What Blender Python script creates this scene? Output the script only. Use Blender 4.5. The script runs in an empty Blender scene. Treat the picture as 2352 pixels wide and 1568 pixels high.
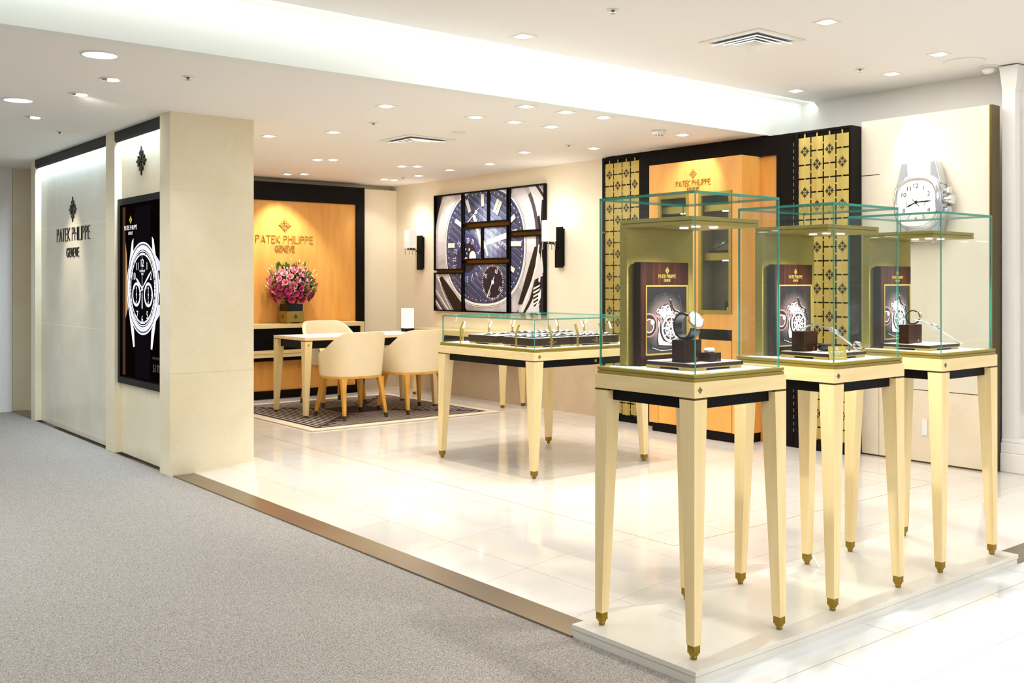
import bpy, bmesh, math, random
from mathutils import Vector, Matrix
random.seed(7)
PI = math.pi
SC = bpy.context.scene
COL = SC.collection

# ------------------------------------------------------------------ camera
cam_d = bpy.data.cameras.new('camera')
cam = bpy.data.objects.new('camera', cam_d)
COL.objects.link(cam)
cam.location = (0, 0, 1.3)
YAW = math.atan2(2879.0, 2331.0)                 # angle of the +x axis to the right of the view
cam.rotation_euler = (PI / 2, 0, -(PI / 2 - YAW))
cam_d.lens = 2331.0 / 2352.0 * 36.0
cam_d.sensor_width = 36.0
cam_d.shift_y = -(784 - 646) / 2352.0
cam_d.clip_start = 0.05
cam_d.clip_end = 100
SC.camera = cam

# ------------------------------------------------------------------ world, exposure
SC.view_settings.view_transform = 'Standard'
SC.view_settings.look = 'None'
SC.view_settings.gamma = 1.0
SC.view_settings.exposure = 0.17
SC.view_settings.use_curve_mapping = False
W = bpy.data.worlds.new('store_ambient')
SC.world = W
W.use_nodes = True
W.node_tree.nodes['Background'].inputs['Color'].default_value = (1.0, 0.99, 0.98, 1)
W.node_tree.nodes['Background'].inputs['Strength'].default_value = 0.50
SC.cycles.max_bounces = 10
SC.cycles.transparent_max_bounces = 32
SC.cycles.sample_clamp_indirect = 4.0
SC.cycles.caustics_reflective = False
SC.cycles.caustics_refractive = False
SC.cycles.use_denoising = True

# ------------------------------------------------------------------ big lights: broad ceiling fill added for brightness, and the cove glow
def area(name, loc, sx, sy, power, color=(1, .96, .9), rot=(0, 0, 0)):
    l = bpy.data.lights.new(name, 'AREA')
    l.shape = 'RECTANGLE'; l.size = sx; l.size_y = sy; l.energy = power; l.color = color
    o = bpy.data.objects.new(name, l); o.location = loc; o.rotation_euler = rot
    COL.objects.link(o)
    return o
area('hall_fill_light', (2.4, -1.2, 2.76), 7.0, 4.5, 172, (1, .985, .97))  # unseen added fill, one sheet standing in for the hall's lights
area('aisle_fill_light', (0.2, 6.8, 2.46), 2.4, 6.0, 100, (.82, .92, 1))  # added cool fill over the carpet, no fitting drawn
area('shop_fill_light', (5.1, 3.75, 2.76), 3.4, 1.9, 42, (1, .98, .96))  # added fill under the raised ceiling, besides its square downlights
area('lounge_fill_light', (5.0, 7.6, 2.46), 2.6, 4.4, 44, (1, .965, .92))  # extra warm fill brightening the lounge, not a fitting
area('cove_light', (4.6, 4.93, 2.765), 8.0, 0.10, 10, (.93, 1, .96), (math.radians(50), 0, 0))

# ================================================================== materials
MATS = {}
def _nt(name):
    m = bpy.data.materials.new(name); m.use_nodes = True
    nt = m.node_tree; b = nt.nodes['Principled BSDF']
    return m, nt, b
def srgb(c):
    return tuple((x / 255 / 12.92) if x / 255 <= .04045 else ((x / 255 + .055) / 1.055) ** 2.4 for x in c)
def mat(name, rgb, rough=.5, metal=0., rgb2=None, scale=(1, 1, 1), nscale=5., detail=4., lo=.35, hi=.65, bump=0., bscale=None,
        coat=0., emit=None, estr=0., spec=None, aniso=0.):
    m, nt, b = _nt(name)
    N = nt.nodes; L = nt.links
    b.inputs['Base Color'].default_value = (*srgb(rgb), 1)
    b.inputs['Roughness'].default_value = rough
    b.inputs['Metallic'].default_value = metal
    b.inputs['Coat Weight'].default_value = coat
    b.inputs['Coat Roughness'].default_value = .08
    if spec is not None: b.inputs['Specular IOR Level'].default_value = spec
    if emit:
        b.inputs['Emission Color'].default_value = (*srgb(emit), 1); b.inputs['Emission Strength'].default_value = estr
    if rgb2 or bump:
        tc = N.new('ShaderNodeTexCoord'); mp = N.new('ShaderNodeMapping'); mp.inputs['Scale'].default_value = scale
        L.new(tc.outputs['Object'], mp.inputs['Vector'])
        nz = N.new('ShaderNodeTexNoise'); nz.inputs['Scale'].default_value = nscale; nz.inputs['Detail'].default_value = detail
        L.new(mp.outputs[0], nz.inputs['Vector'])
        if rgb2:
            cr = N.new('ShaderNodeValToRGB')
            cr.color_ramp.elements[0].position = lo; cr.color_ramp.elements[0].color = (*srgb(rgb), 1)
            cr.color_ramp.elements[1].position = hi; cr.color_ramp.elements[1].color = (*srgb(rgb2), 1)
            L.new(nz.outputs['Fac'], cr.inputs['Fac']); L.new(cr.outputs['Color'], b.inputs['Base Color'])
        if bump:
            bp = N.new('ShaderNodeBump'); bp.inputs['Strength'].default_value = bump; bp.inputs['Distance'].default_value = .01
            if bscale:
                n2 = N.new('ShaderNodeTexNoise'); n2.inputs['Scale'].default_value = bscale; n2.inputs['Detail'].default_value = 3
                L.new(mp.outputs[0], n2.inputs['Vector']); L.new(n2.outputs['Fac'], bp.inputs['Height'])
            else: L.new(nz.outputs['Fac'], bp.inputs['Height'])
            L.new(bp.outputs[0], b.inputs['Normal'])
    MATS[name] = m
    return m
def stone(name, rgb, rgb2, vein, rough, tile=None, joint=(200, 192, 178), jw=.004, off=0., axes='xy', nsc=2.2, bump=0., tone=.0):
    """marble: soft clouding, thin veins and tile joints"""
    m, nt, b = _nt(name); N = nt.nodes; L = nt.links
    b.inputs['Roughness'].default_value = rough
    tc = N.new('ShaderNodeTexCoord')
    n1 = N.new('ShaderNodeTexNoise'); n1.inputs['Scale'].default_value = nsc; n1.inputs['Detail'].default_value = 6; n1.inputs['Distortion'].default_value = .6
    L.new(tc.outputs['Object'], n1.inputs['Vector'])
    cr = N.new('ShaderNodeValToRGB'); e = cr.color_ramp.elements
    e[0].position = .3; e[0].color = (*srgb(rgb), 1); e[1].position = .7; e[1].color = (*srgb(rgb2), 1)
    L.new(n1.outputs['Fac'], cr.inputs['Fac'])
    n2 = N.new('ShaderNodeTexNoise'); n2.inputs['Scale'].default_value = nsc * 2.2; n2.inputs['Detail'].default_value = 5; n2.inputs['Distortion'].default_value = 2.2
    L.new(tc.outputs['Object'], n2.inputs['Vector'])
    c2 = N.new('ShaderNodeValToRGB'); f = c2.color_ramp.elements
    f[0].position = .485; f[0].color = (0, 0, 0, 1); f[1].position = .50; f[1].color = (.26, .26, .26, 1)
    g = f.new(.515); g.color = (0, 0, 0, 1)
    L.new(n2.outputs['Fac'], c2.inputs['Fac'])
    mx = N.new('ShaderNodeMixRGB'); mx.inputs['Color2'].default_value = (*srgb(vein), 1)
    L.new(c2.outputs['Color'], mx.inputs['Fac']); L.new(cr.outputs['Color'], mx.inputs['Color1'])
    out = mx.outputs['Color']
    if tile:
        sp = N.new('ShaderNodeSeparateXYZ'); L.new(tc.outputs['Object'], sp.inputs[0])
        cb = N.new('ShaderNodeCombineXYZ')
        ax = {'x': 'X', 'y': 'Y', 'z': 'Z'}
        L.new(sp.outputs[ax[axes[0]]], cb.inputs['X']); L.new(sp.outputs[ax[axes[1]]], cb.inputs['Y'])
        br = N.new('ShaderNodeTexBrick'); br.offset = off; br.inputs['Scale'].default_value = 1
        br.inputs['Brick Width'].default_value = tile[0]; br.inputs['Row Height'].default_value = tile[1]
        br.inputs['Mortar Size'].default_value = jw / 2; br.inputs['Mortar Smooth'].default_value = 0
        br.inputs['Color1'].default_value = (1, 1, 1, 1); br.inputs['Color2'].default_value = (1 - tone, 1 - tone * 1.1, 1 - tone * 1.3, 1)
        br.inputs['Bias'].default_value = -.2
        L.new(cb.outputs[0], br.inputs['Vector'])
        mu = N.new('ShaderNodeMixRGB'); mu.blend_type = 'MULTIPLY'; mu.inputs['Fac'].default_value = 1
        L.new(out, mu.inputs['Color1']); L.new(br.outputs['Color'], mu.inputs['Color2'])
        m2 = N.new('ShaderNodeMixRGB'); m2.inputs['Color2'].default_value = (*srgb(joint), 1)
        L.new(br.outputs['Fac'], m2.inputs['Fac']); L.new(mu.outputs['Color'], m2.inputs['Color1'])
        out = m2.outputs['Color']
    L.new(out, b.inputs['Base Color'])
    MATS[name] = m
    return m
def glass(name, tint=(.975, .99, .985), k=1.0, rough=0.0):
    m = bpy.data.materials.new(name); m.use_nodes = True; nt = m.node_tree; N = nt.nodes; L = nt.links
    N.remove(N['Principled BSDF'])
    t = N.new('ShaderNodeBsdfTransparent'); t.inputs[0].default_value = (*tint, 1)
    g = N.new('ShaderNodeBsdfGlossy'); g.inputs['Roughness'].default_value = rough; g.inputs[0].default_value = (.9, .97, .95, 1)
    lw = N.new('ShaderNodeLayerWeight'); lw.inputs[0].default_value = .5
    p = N.new('ShaderNodeMath'); p.operation = 'POWER'; p.inputs[1].default_value = 5
    ma = N.new('ShaderNodeMath'); ma.operation = 'MULTIPLY_ADD'; ma.inputs[1].default_value = .6 * k; ma.inputs[2].default_value = .035 * k
    L.new(lw.outputs['Facing'], p.inputs[0]); L.new(p.outputs[0], ma.inputs[0])
    mx = N.new('ShaderNodeMixShader'); L.new(ma.outputs[0], mx.inputs[0]); L.new(t.outputs[0], mx.inputs[1]); L.new(g.outputs[0], mx.inputs[2])
    L.new(mx.outputs[0], N['Material Output'].inputs[0])
    MATS[name] = m
    return m
def emitm(name, rgb, s):
    m = bpy.data.materials.new(name); m.use_nodes = True; nt = m.node_tree
    nt.nodes.remove(nt.nodes['Principled BSDF'])
    e = nt.nodes.new('ShaderNodeEmission'); e.inputs[0].default_value = (*srgb(rgb), 1); e.inputs[1].default_value = s
    nt.links.new(e.outputs[0], nt.nodes['Material Output'].inputs[0]); MATS[name] = m
    return m
def M(k): return MATS[k]

mat('maple', (244, 222, 170), .32, rgb2=(236, 206, 142), scale=(9, 9, .9), nscale=3, detail=5, lo=.3, hi=.75)
mat('maple_flat', (244, 222, 170), .32, rgb2=(236, 206, 142), scale=(1.2, 1.2, 12), nscale=3, detail=5, lo=.3, hi=.75)
mat('maple_desk', (248, 226, 190), .22, rgb2=(242, 214, 170), scale=(1.2, 9, 9), nscale=2, detail=4)
mat('amber_wood', (236, 176, 92), .36, rgb2=(220, 150, 66), scale=(5, 5, .7), nscale=2.4, detail=5, lo=.25, hi=.8)
mat('dark_wood', (11, 7, 6), .5, rgb2=(18, 12, 10), scale=(10, 10, .8), nscale=3, spec=.12)
mat('walnut', (26, 10, 5), .38, rgb2=(50, 22, 11), scale=(60, 60, .8), nscale=2, detail=3, lo=.35, hi=.7, spec=.14)
mat('brass', (168, 150, 72), .42, .55, rgb2=(158, 139, 64), scale=(1, 1, 40), nscale=14, detail=3)
mat('brass_dark', (96, 80, 36), .34, .85)
mat('brass_light', (200, 180, 106), .42, .65, rgb2=(186, 163, 88), scale=(14, 14, .5), nscale=2, detail=3)
mat('foot_brass', (150, 122, 48), .28, .9)
mat('bronze', (152, 138, 112), .30, .85, rgb2=(138, 122, 104), scale=(.6, .6, .6), nscale=2)
mat('gold', (222, 190, 96), .28, .85)
mat('gold_line', (205, 182, 92), .3, .8)
mat('steel_dark', (46, 42, 38), .14, .9)
mat('chrome', (225, 228, 232), .08, 1.)
mat('chrome_soft', (205, 208, 214), .22, 1.)
mat('white_paint', (246, 243, 238), .6, rgb2=(243, 240, 234), nscale=3)
mat('ceiling_white', (251, 248, 245), .7)
mat('beam_white', (243, 248, 244), .6)
mat('cream_wall', (248, 237, 214), .6, rgb2=(246, 233, 208), nscale=2)
mat('panel_cream', (230, 221, 202), .45, rgb2=(226, 215, 194), nscale=1.5)
mat('sand_wall', (226, 208, 180), .5, rgb2=(214, 194, 164), nscale=4, detail=6)
mat('black_lacquer', (7, 6, 7), .4, spec=.12)
mat('black_metal', (22, 20, 18), .35, .3)
mat('carpet', (196, 190, 182), .95, rgb2=(104, 94, 82), nscale=215, detail=3, lo=.34, hi=.70, bump=.5, bscale=240, scale=(1, 1.0, 1))
mat('rug_dark', (44, 26, 30), .9, bump=.3, nscale=200)
mat('rug_light', (216, 202, 188), .9, bump=.3, nscale=200)
mat('rug_border', (228, 212, 186), .9, bump=.3, nscale=200)
mat('leather', (247, 232, 196), .38, rgb2=(244, 227, 188), nscale=6, bump=.04, bscale=60)
mat('chair_wood', (232, 176, 84), .32, rgb2=(216, 156, 62), scale=(12, 12, 1), nscale=3)
mat('tip_dark', (84, 70, 44), .35, .6)
mat('white_top', (250, 248, 242), .35)
mat('white_plastic', (240, 238, 232), .4)
mat('cord_white', (238, 238, 236), .45)
mat('vent_dark', (118, 124, 130), .6)
mat('cabinet_inside', (120, 108, 92), .5)
mat('black_glass', (7, 10, 11), .15, spec=.3)
mat('plate_black', (8, 7, 7), .6, spec=.15)
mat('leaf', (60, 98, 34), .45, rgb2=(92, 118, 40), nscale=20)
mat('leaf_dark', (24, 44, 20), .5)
mat('petal_pink', (236, 92, 146), .55, rgb2=(250, 170, 190), nscale=40)
mat('petal_light', (255, 224, 226), .55, rgb2=(246, 150, 176), nscale=40)
mat('petal_magenta', (190, 30, 104), .55, rgb2=(222, 70, 136), nscale=40)
mat('bud_cream', (240, 236, 176), .55)
mat('strap_black', (18, 17, 18), .35)
mat('pearl', (236, 238, 242), .25, coat=.4)
mat('rosegold', (214, 168, 130), .2, 1.)
mat('ink', (10, 9, 9), .5)
mat('text_tan', (196, 168, 96), .4, .4)
mat('letter_gold', (172, 132, 58), .35, .25)
mat('etch', (126, 104, 52), .4, .5)
glass('case_glass', k=.5)
glass('crystal', (.96, .97, .97), 2.2, .05)
mat('glass_edge', (30, 146, 124), .10, emit=None, spec=.8)
m_ = M('glass_edge'); m_.node_tree.nodes['Principled BSDF'].inputs['Alpha'].default_value = .93
mat('frosted', (236, 238, 238), .35, bump=.8, nscale=45, emit=(255, 252, 244), estr=.22)
emitm('lamp_on', (255, 250, 240), 5)
emitm('bulb', (255, 248, 232), 14)
emitm('cool_lamp', (236, 243, 255), 5)
emitm('led_spot', (255, 253, 248), 12)
emitm('led_strip', (225, 238, 255), 7)
stone('marble_floor', (226, 221, 214), (216, 208, 198), (208, 196, 180), .09, (.6, .6), (190, 176, 158), .004, tone=.06)
stone('marble_wall', (238, 228, 200), (228, 214, 180), (246, 240, 222), .28, None)
stone('marble_panel', (226, 222, 204), (214, 208, 186), (232, 228, 214), .22, (1.2, .9), (240, 238, 228), .004, axes='yz')
stone('marble_plinth', (230, 227, 218), (220, 215, 202), (212, 203, 186), .16, None)
stone('marble_dado', (238, 224, 200), (230, 214, 186), (214, 196, 160), .3, None, nsc=5)
stone('sand_dado', (212, 192, 162), (200, 178, 146), (190, 168, 136), .4, None, nsc=4)
stone('white_tile', (234, 237, 239), (228, 232, 234), (228, 232, 233), .10, (1.2, .3), (186, 188, 190), .005, off=.37)

# ================================================================== mesh helpers
class MB:
    def __init__(self): self.v = []; self.f = []; self.m = []; self.s = []
    def add(self, vs, fs, mi=0, sm=False):
        b = len(self.v); self.v += [tuple(v) for v in vs]
        for f in fs: self.f.append([b + i for i in f]); self.m.append(mi); self.s.append(sm)
        return self
    def box(self, x0, y0, z0, x1, y1, z1, mi=0):
        if x0 > x1: x0, x1 = x1, x0
        if y0 > y1: y0, y1 = y1, y0
        if z0 > z1: z0, z1 = z1, z0
        vs = [(x0, y0, z0), (x1, y0, z0), (x1, y1, z0), (x0, y1, z0), (x0, y0, z1), (x1, y0, z1), (x1, y1, z1), (x0, y1, z1)]
        return self.add(vs, [(0, 3, 2, 1), (4, 5, 6, 7), (0, 1, 5, 4), (1, 2, 6, 5), (2, 3, 7, 6), (3, 0, 4, 7)], mi)
    def hexa(self, a, b, mi=0):
        """a, b: two quads (bottom, top) of 4 points"""
        return self.add(list(a) + list(b), [(0, 3, 2, 1), (4, 5, 6, 7), (0, 1, 5, 4), (1, 2, 6, 5), (2, 3, 7, 6), (3, 0, 4, 7)], mi)
    def prism(self, pts, z0, z1, mi=0, sm=False):
        n = len(pts)
        vs = [(p[0], p[1], z0) for p in pts] + [(p[0], p[1], z1) for p in pts]
        self.add(vs, [tuple(reversed(range(n))), tuple(range(n, 2 * n))], mi)
        b = len(self.v) - 2 * n
        for i in range(n):
            j = (i + 1) % n; self.f.append([b + i, b + j, b + n + j, b + n + i]); self.m.append(mi); self.s.append(sm)
        return self
    def lathe(self, prof, n=24, cx=0, cy=0, mi=0, sm=True, cap=True, a0=0.):
        """prof: list of (r, z)"""
        b = []
        for r, z in prof:
            b += [(cx + r * math.cos(a0 + 2 * PI * i / n), cy + r * math.sin(a0 + 2 * PI * i / n), z) for i in range(n)]
        fs = []
        for k in range(len(prof) - 1):
            for i in range(n):
                j = (i + 1) % n; fs.append((k * n + i, k * n + j, (k + 1) * n + j, (k + 1) * n + i))
        self.add(b, fs, mi, sm)
        if cap:
            base = len(self.v) - len(b)
            self.f.append([base + i for i in reversed(range(n))]); self.m.append(mi); self.s.append(False)
            self.f.append([base + (len(prof) - 1) * n + i for i in range(n)]); self.m.append(mi); self.s.append(False)
        return self
    def tube(self, path, r, n=8, mi=0, closed=False):
        pts = [Vector(p) for p in path]; N = len(pts); vs = []; fs = []
        up = Vector((0, 0, 1))
        for i, p in enumerate(pts):
            if closed: d = pts[(i + 1) % N] - pts[i - 1]
            else: d = pts[min(i + 1, N - 1)] - pts[max(i - 1, 0)]
            d.normalize()
            u = up if abs(d.z) < .95 else Vector((1, 0, 0))
            a = d.cross(u).normalized(); b = a.cross(d).normalized()
            rr = r[i] if isinstance(r, (list, tuple)) else r
            for k in range(n):
                t = 2 * PI * k / n; vs.append(p + a * (rr * math.cos(t)) + b * (rr * math.sin(t)))
        S = N if closed else N - 1
        for i in range(S):
            j = (i + 1) % N
            for k in range(n):
                l = (k + 1) % n; fs.append((i * n + k, i * n + l, j * n + l, j * n + k))
        self.add(vs, fs, mi, True)
        if not closed:
            b0 = len(self.v) - len(vs)
            self.f.append([b0 + k for k in range(n)]); self.m.append(mi); self.s.append(False)
            self.f.append([b0 + (N - 1) * n + k for k in reversed(range(n))]); self.m.append(mi); self.s.append(False)
        return self
    def xf(self, mtx):
        self.v = [tuple(mtx @ Vector(v)) for v in self.v]; return self
    def merge(self, o):
        b = len(self.v); self.v += o.v; self.f += [[b + i for i in f] for f in o.f]; self.m += o.m; self.s += o.s; return self

def thing(name, label, cat, loc=(0, 0, 0), rz=0., group=None, kind=None):
    o = bpy.data.objects.new(name, None); o.empty_display_size = .05
    COL.objects.link(o); o.location = loc; o.rotation_euler = (0, 0, rz)
    if kind: o['kind'] = kind
    else:
        o['label'] = label; o['category'] = cat
    if group: o['group'] = group
    return o
def root_of(o):
    while o.parent: o = o.parent
    return o
def obj(name, mb, mats, parent=None, bevel=0., label=None, world=True, seg=2, recalc=True):
    me = bpy.data.meshes.new(name)
    vs = mb.v
    o = bpy.data.objects.new(name, me)
    if parent is not None:
        r = root_of(parent)
        if world and r.location.length > 0:
            vs = [tuple(Vector(v) - r.location) for v in vs]
    me.from_pydata(vs, [], mb.f)
    for m in (mats if isinstance(mats, (list, tuple)) else [mats]): me.materials.append(M(m))
    for p, mi, s in zip(me.polygons, mb.m, mb.s): p.material_index = mi; p.use_smooth = s
    if recalc:
        bm = bmesh.new(); bm.from_mesh(me); bmesh.ops.recalc_face_normals(bm, faces=bm.faces); bm.to_mesh(me); bm.free()
    me.update()
    COL.objects.link(o)
    if parent is not None: o.parent = parent
    if bevel:
        b = o.modifiers.new('bevel', 'BEVEL'); b.width = bevel; b.segments = seg; b.limit_method = 'ANGLE'; b.angle_limit = math.radians(40)
    if label: o['label'] = label
    return o
def tag(o, label, cat, group=None):
    o['label'] = label; o['category'] = cat
    if group: o['group'] = group
    return o
def single(name, mb, mats, label, cat, group=None, bevel=0., origin=None):
    """a thing that is one mesh, its origin at its own base"""
    if origin is None:
        xs = [v[0] for v in mb.v]; ys = [v[1] for v in mb.v]; zs = [v[2] for v in mb.v]
        origin = ((min(xs) + max(xs)) / 2, (min(ys) + max(ys)) / 2, min(zs))
    mb.v = [(v[0] - origin[0], v[1] - origin[1], v[2] - origin[2]) for v in mb.v]
    o = obj(name, mb, mats, None, bevel); o.location = origin
    return tag(o, label, cat, group)
def struct(name, mb, mats, bevel=0., parent=None):
    o = obj(name, mb, mats, parent, bevel)
    if parent is None: o['kind'] = 'structure'
    return o
def copy_tree(o, loc=None, rz=None, label=None, group=None, parent=None):
    c = o.copy(); COL.objects.link(c)
    if parent is not None: c.parent = parent
    if loc is not None: c.location = loc
    if rz is not None: c.rotation_euler = (0, 0, rz)
    if label: c['label'] = label
    if group: c['group'] = group
    for ch in [x for x in o.children]:
        copy_tree(ch, parent=c)
    return c
def cyl(mb, p0, p1, r, n=16, mi=0, r2=None): return mb.tube([p0, p1], [r, r if r2 is None else r2], n, mi)

# ---- flat artwork and lettering: everything is 2-D (u right, v up) then laid on a plane (origin, U, V, normal)
def plane(o, U, V): 
    o = Vector(o); U = Vector(U); V = Vector(V); return (o, U, V, U.cross(V).normalized())
def lay(pl, u, v, w=0.): return tuple(pl[0] + pl[1] * u + pl[2] * v + pl[3] * w)
def clip(poly, r):
    def side(P, a, keep):
        out = []
        for i in range(len(P)):
            p, q = P[i - 1], P[i]
            ip, iq = keep(p), keep(q)
            if ip != iq:
                t = (a - p[axis]) / (q[axis] - p[axis]) if q[axis] != p[axis] else 0
                out.append((p[0] + t * (q[0] - p[0]), p[1] + t * (q[1] - p[1])))
            if iq: out.append(q)
        return out
    for axis, a, sgn in ((0, r[0], 1), (0, r[2], -1), (1, r[1], 1), (1, r[3], -1)):
        if len(poly) < 3: return []
        poly = side(poly, a, lambda p: (p[axis] - a) * sgn >= 0)
    res = []
    for p in poly:
        if not res or abs(p[0] - res[-1][0]) + abs(p[1] - res[-1][1]) > 1e-7: res.append(p)
    return res if len(res) > 2 else []
class Art:
    def __init__(self): self.sh = []; self.z = 0
    def poly(self, pts, c): self.sh.append((list(pts), c, self.z)); return self
    def up(self, n=1): self.z += n; return self
    def rect(self, a, b, c_, d, c): return self.poly([(a, b), (c_, b), (c_, d), (a, d)], c)
    def disc(self, cx, cy, r, c, n=32, ry=None):
        ry = r if ry is None else ry
        return self.poly([(cx + r * math.cos(2 * PI * i / n), cy + ry * math.sin(2 * PI * i / n)) for i in range(n)], c)
    def ring(self, cx, cy, r0, r1, c, n=48, a0=0, a1=2 * PI):
        for i in range(n):
            a = a0 + (a1 - a0) * i / n; b = a0 + (a1 - a0) * (i + 1) / n
            self.poly([(cx + r0 * math.cos(a), cy + r0 * math.sin(a)), (cx + r1 * math.cos(a), cy + r1 * math.sin(a)),
                       (cx + r1 * math.cos(b), cy + r1 * math.sin(b)), (cx + r0 * math.cos(b), cy + r0 * math.sin(b))], c)
        return self
    def band(self, A, B, c):
        """filled strip between two outlines with the same number of points"""
        for i in range(len(A)):
            j = (i + 1) % len(A); self.poly([A[i], B[i], B[j], A[j]], c)
        return self
    def line(self, p, q, w, c):
        dx, dy = q[0] - p[0], q[1] - p[1]; l = math.hypot(dx, dy) or 1; nx, ny = -dy / l * w / 2, dx / l * w / 2
        return self.poly([(p[0] + nx, p[1] + ny), (p[0] - nx, p[1] - ny), (q[0] - nx, q[1] - ny), (q[0] + nx, q[1] + ny)], c)
    def path(self, P, w, c):
        for a, b in zip(P, P[1:]): self.line(a, b, w, c)
        return self
    def ticks(self, cx, cy, r0, r1, n, w, c, a0=0, skip=()):
        for i in range(n):
            if i in skip: continue
            a = a0 + 2 * PI * i / n; self.line((cx + r0 * math.cos(a), cy + r0 * math.sin(a)), (cx + r1 * math.cos(a), cy + r1 * math.sin(a)), w, c)
        return self
    def text(self, s, cx, cy, h, c, rot=0., width=None, wf=1.0):
        for P in glyphs(s, h, width, wf):
            ca, sa = math.cos(rot), math.sin(rot)
            self.poly([(cx + x * ca - y * sa, cy + x * sa + y * ca) for x, y in P], c)
        return self
    def emblem(self, cx, cy, r, c):
        for P in EMBLEM: self.poly([(cx + x * r, cy + y * r) for x, y in P], c)
        return self
    def build(self, name, pl, parent, rect=None, eps=.00035, base=0.0):
        keys = []; mb = MB(); n_i = 0
        for P, c, z in self.sh:
            if rect: P = clip(P, rect)
            if not P: continue
            if c not in keys: keys.append(c)
            n_i += 1
            mb.add([lay(pl, u, v, base + eps * (z + .05 * (n_i % 9))) for u, v in P], [tuple(range(len(P)))], keys.index(c))
        return obj(name, mb, keys, parent, recalc=False)

# stroke lettering (thin geometric capitals): polylines in a unit-high cell
def arc(cx, cy, rx, ry, a, b, n=6): return [(cx + rx * math.cos(math.radians(a + (b - a) * i / n)), cy + ry * math.sin(math.radians(a + (b - a) * i / n))) for i in range(n + 1)]
GL = {
 'P': (.50, [[(0, 0), (0, 1)], [(0, 1)] + [(.24, 1)] + arc(.24, .78, .22, .22, 90, -90) + [(0, .56)]]),
 'A': (.62, [[(0, 0), (.31, 1), (.62, 0)], [(.10, .26), (.52, .26)]]),
 'T': (.54, [[(.27, 0), (.27, 1)], [(0, 1), (.54, 1)]]),
 'E': (.44, [[(.44, 1), (0, 1), (0, 0), (.44, 0)], [(0, .56), (.38, .56)]]),
 'K': (.54, [[(0, 0), (0, 1)], [(.50, 1), (.02, .48), (.54, 0)]]),
 'H': (.58, [[(0, 0), (0, 1)], [(.58, 0), (.58, 1)], [(0, .56), (.58, .56)]]),
 'I': (.02, [[(.01, 0), (.01, 1)]]),
 'L': (.40, [[(0, 1), (0, 0), (.40, 0)]]),
 'G': (.70, [arc(.36, .5, .36, .5, 50, 330, 12) + [(.68, .44), (.40, .44)]]),
 'N': (.58, [[(0, 0), (0, 1), (.58, 0), (.58, 1)]]),
 'V': (.60, [[(0, 1), (.30, 0), (.60, 1)]]),
 'R': (.52, [[(0, 0), (0, 1)], [(0, 1)] + [(.24, 1)] + arc(.24, .78, .22, .22, 90, -90) + [(0, .56)], [(.26, .56), (.52, 0)]]),
 'F': (.42, [[(.42, 1), (0, 1), (0, 0)], [(0, .56), (.36, .56)]]),
 'C': (.66, [arc(.36, .5, .36, .5, 50, 310, 12)]),
 'D': (.60, [[(0, 0), (0, 1), (.22, 1)] + arc(.22, .5, .38, .5, 90, -90, 8) + [(0, 0)]]),
}
def stroke_text(s, h, width=None, t=.085):
    """returns quads (u,v), centred, total height h"""
    segs = []; x = 0
    for ch in s:
        if ch == ' ': x += .35; continue
        w, pls = GL[ch]
        for P in pls:
            for a, b in zip(P, P[1:]): segs.append(((a[0] + x, a[1]), (b[0] + x, b[1])))
        x += w + .20
    tot = x - .20; sx = (width / tot) if width else h
    out = []
    for (a, b) in segs:
        ax, ay, bx, by = a[0] * sx, a[1] * h, b[0] * sx, b[1] * h
        dx, dy = bx - ax, by - ay; l = math.hypot(dx, dy) or 1e-6; w = t * h / 2
        ex, ey = dx / l * w * .9, dy / l * w * .9; nx, ny = -dy / l * w, dx / l * w
        out.append([(ax - ex + nx - tot * sx / 2, ay - ey + ny - h / 2), (ax - ex - nx - tot * sx / 2, ay - ey - ny - h / 2),
                    (bx + ex - nx - tot * sx / 2, by + ey - ny - h / 2), (bx + ex + nx - tot * sx / 2, by + ey + ny - h / 2)])
    return out
_FC = {}
def font_polys(s):
    """built-in font outline, as filled faces (cached); cap height about .7"""
    if s in _FC: return _FC[s]
    cu = bpy.data.curves.new('tmp_text', 'FONT'); cu.body = s; cu.resolution_u = 3
    o = bpy.data.objects.new('tmp_text', cu); COL.objects.link(o)
    dg = bpy.context.evaluated_depsgraph_get()
    me = bpy.data.meshes.new_from_object(o.evaluated_get(dg))
    P = [[(me.vertices[i].co.x, me.vertices[i].co.y) for i in p.vertices] for p in me.polygons]
    bpy.data.objects.remove(o); bpy.data.curves.remove(cu); bpy.data.meshes.remove(me)
    _FC[s] = P
    return P
def glyphs(s, h, width=None, wf=1.0):
    if all(c in GL or c == ' ' for c in s) and len(s) > 3: return stroke_text(s, h, width, .13)
    P = font_polys(s)
    xs = [p[0] for q in P for p in q]; ys = [p[1] for q in P for p in q]
    x0, x1, y0, y1 = min(xs), max(xs), min(ys), max(ys)
    k = h / (y1 - y0); kx = (width / (x1 - x0)) if width else k * wf
    return [[((x - (x0 + x1) / 2) * kx, (y - (y0 + y1) / 2) * k) for x, y in q] for q in P]
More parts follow.
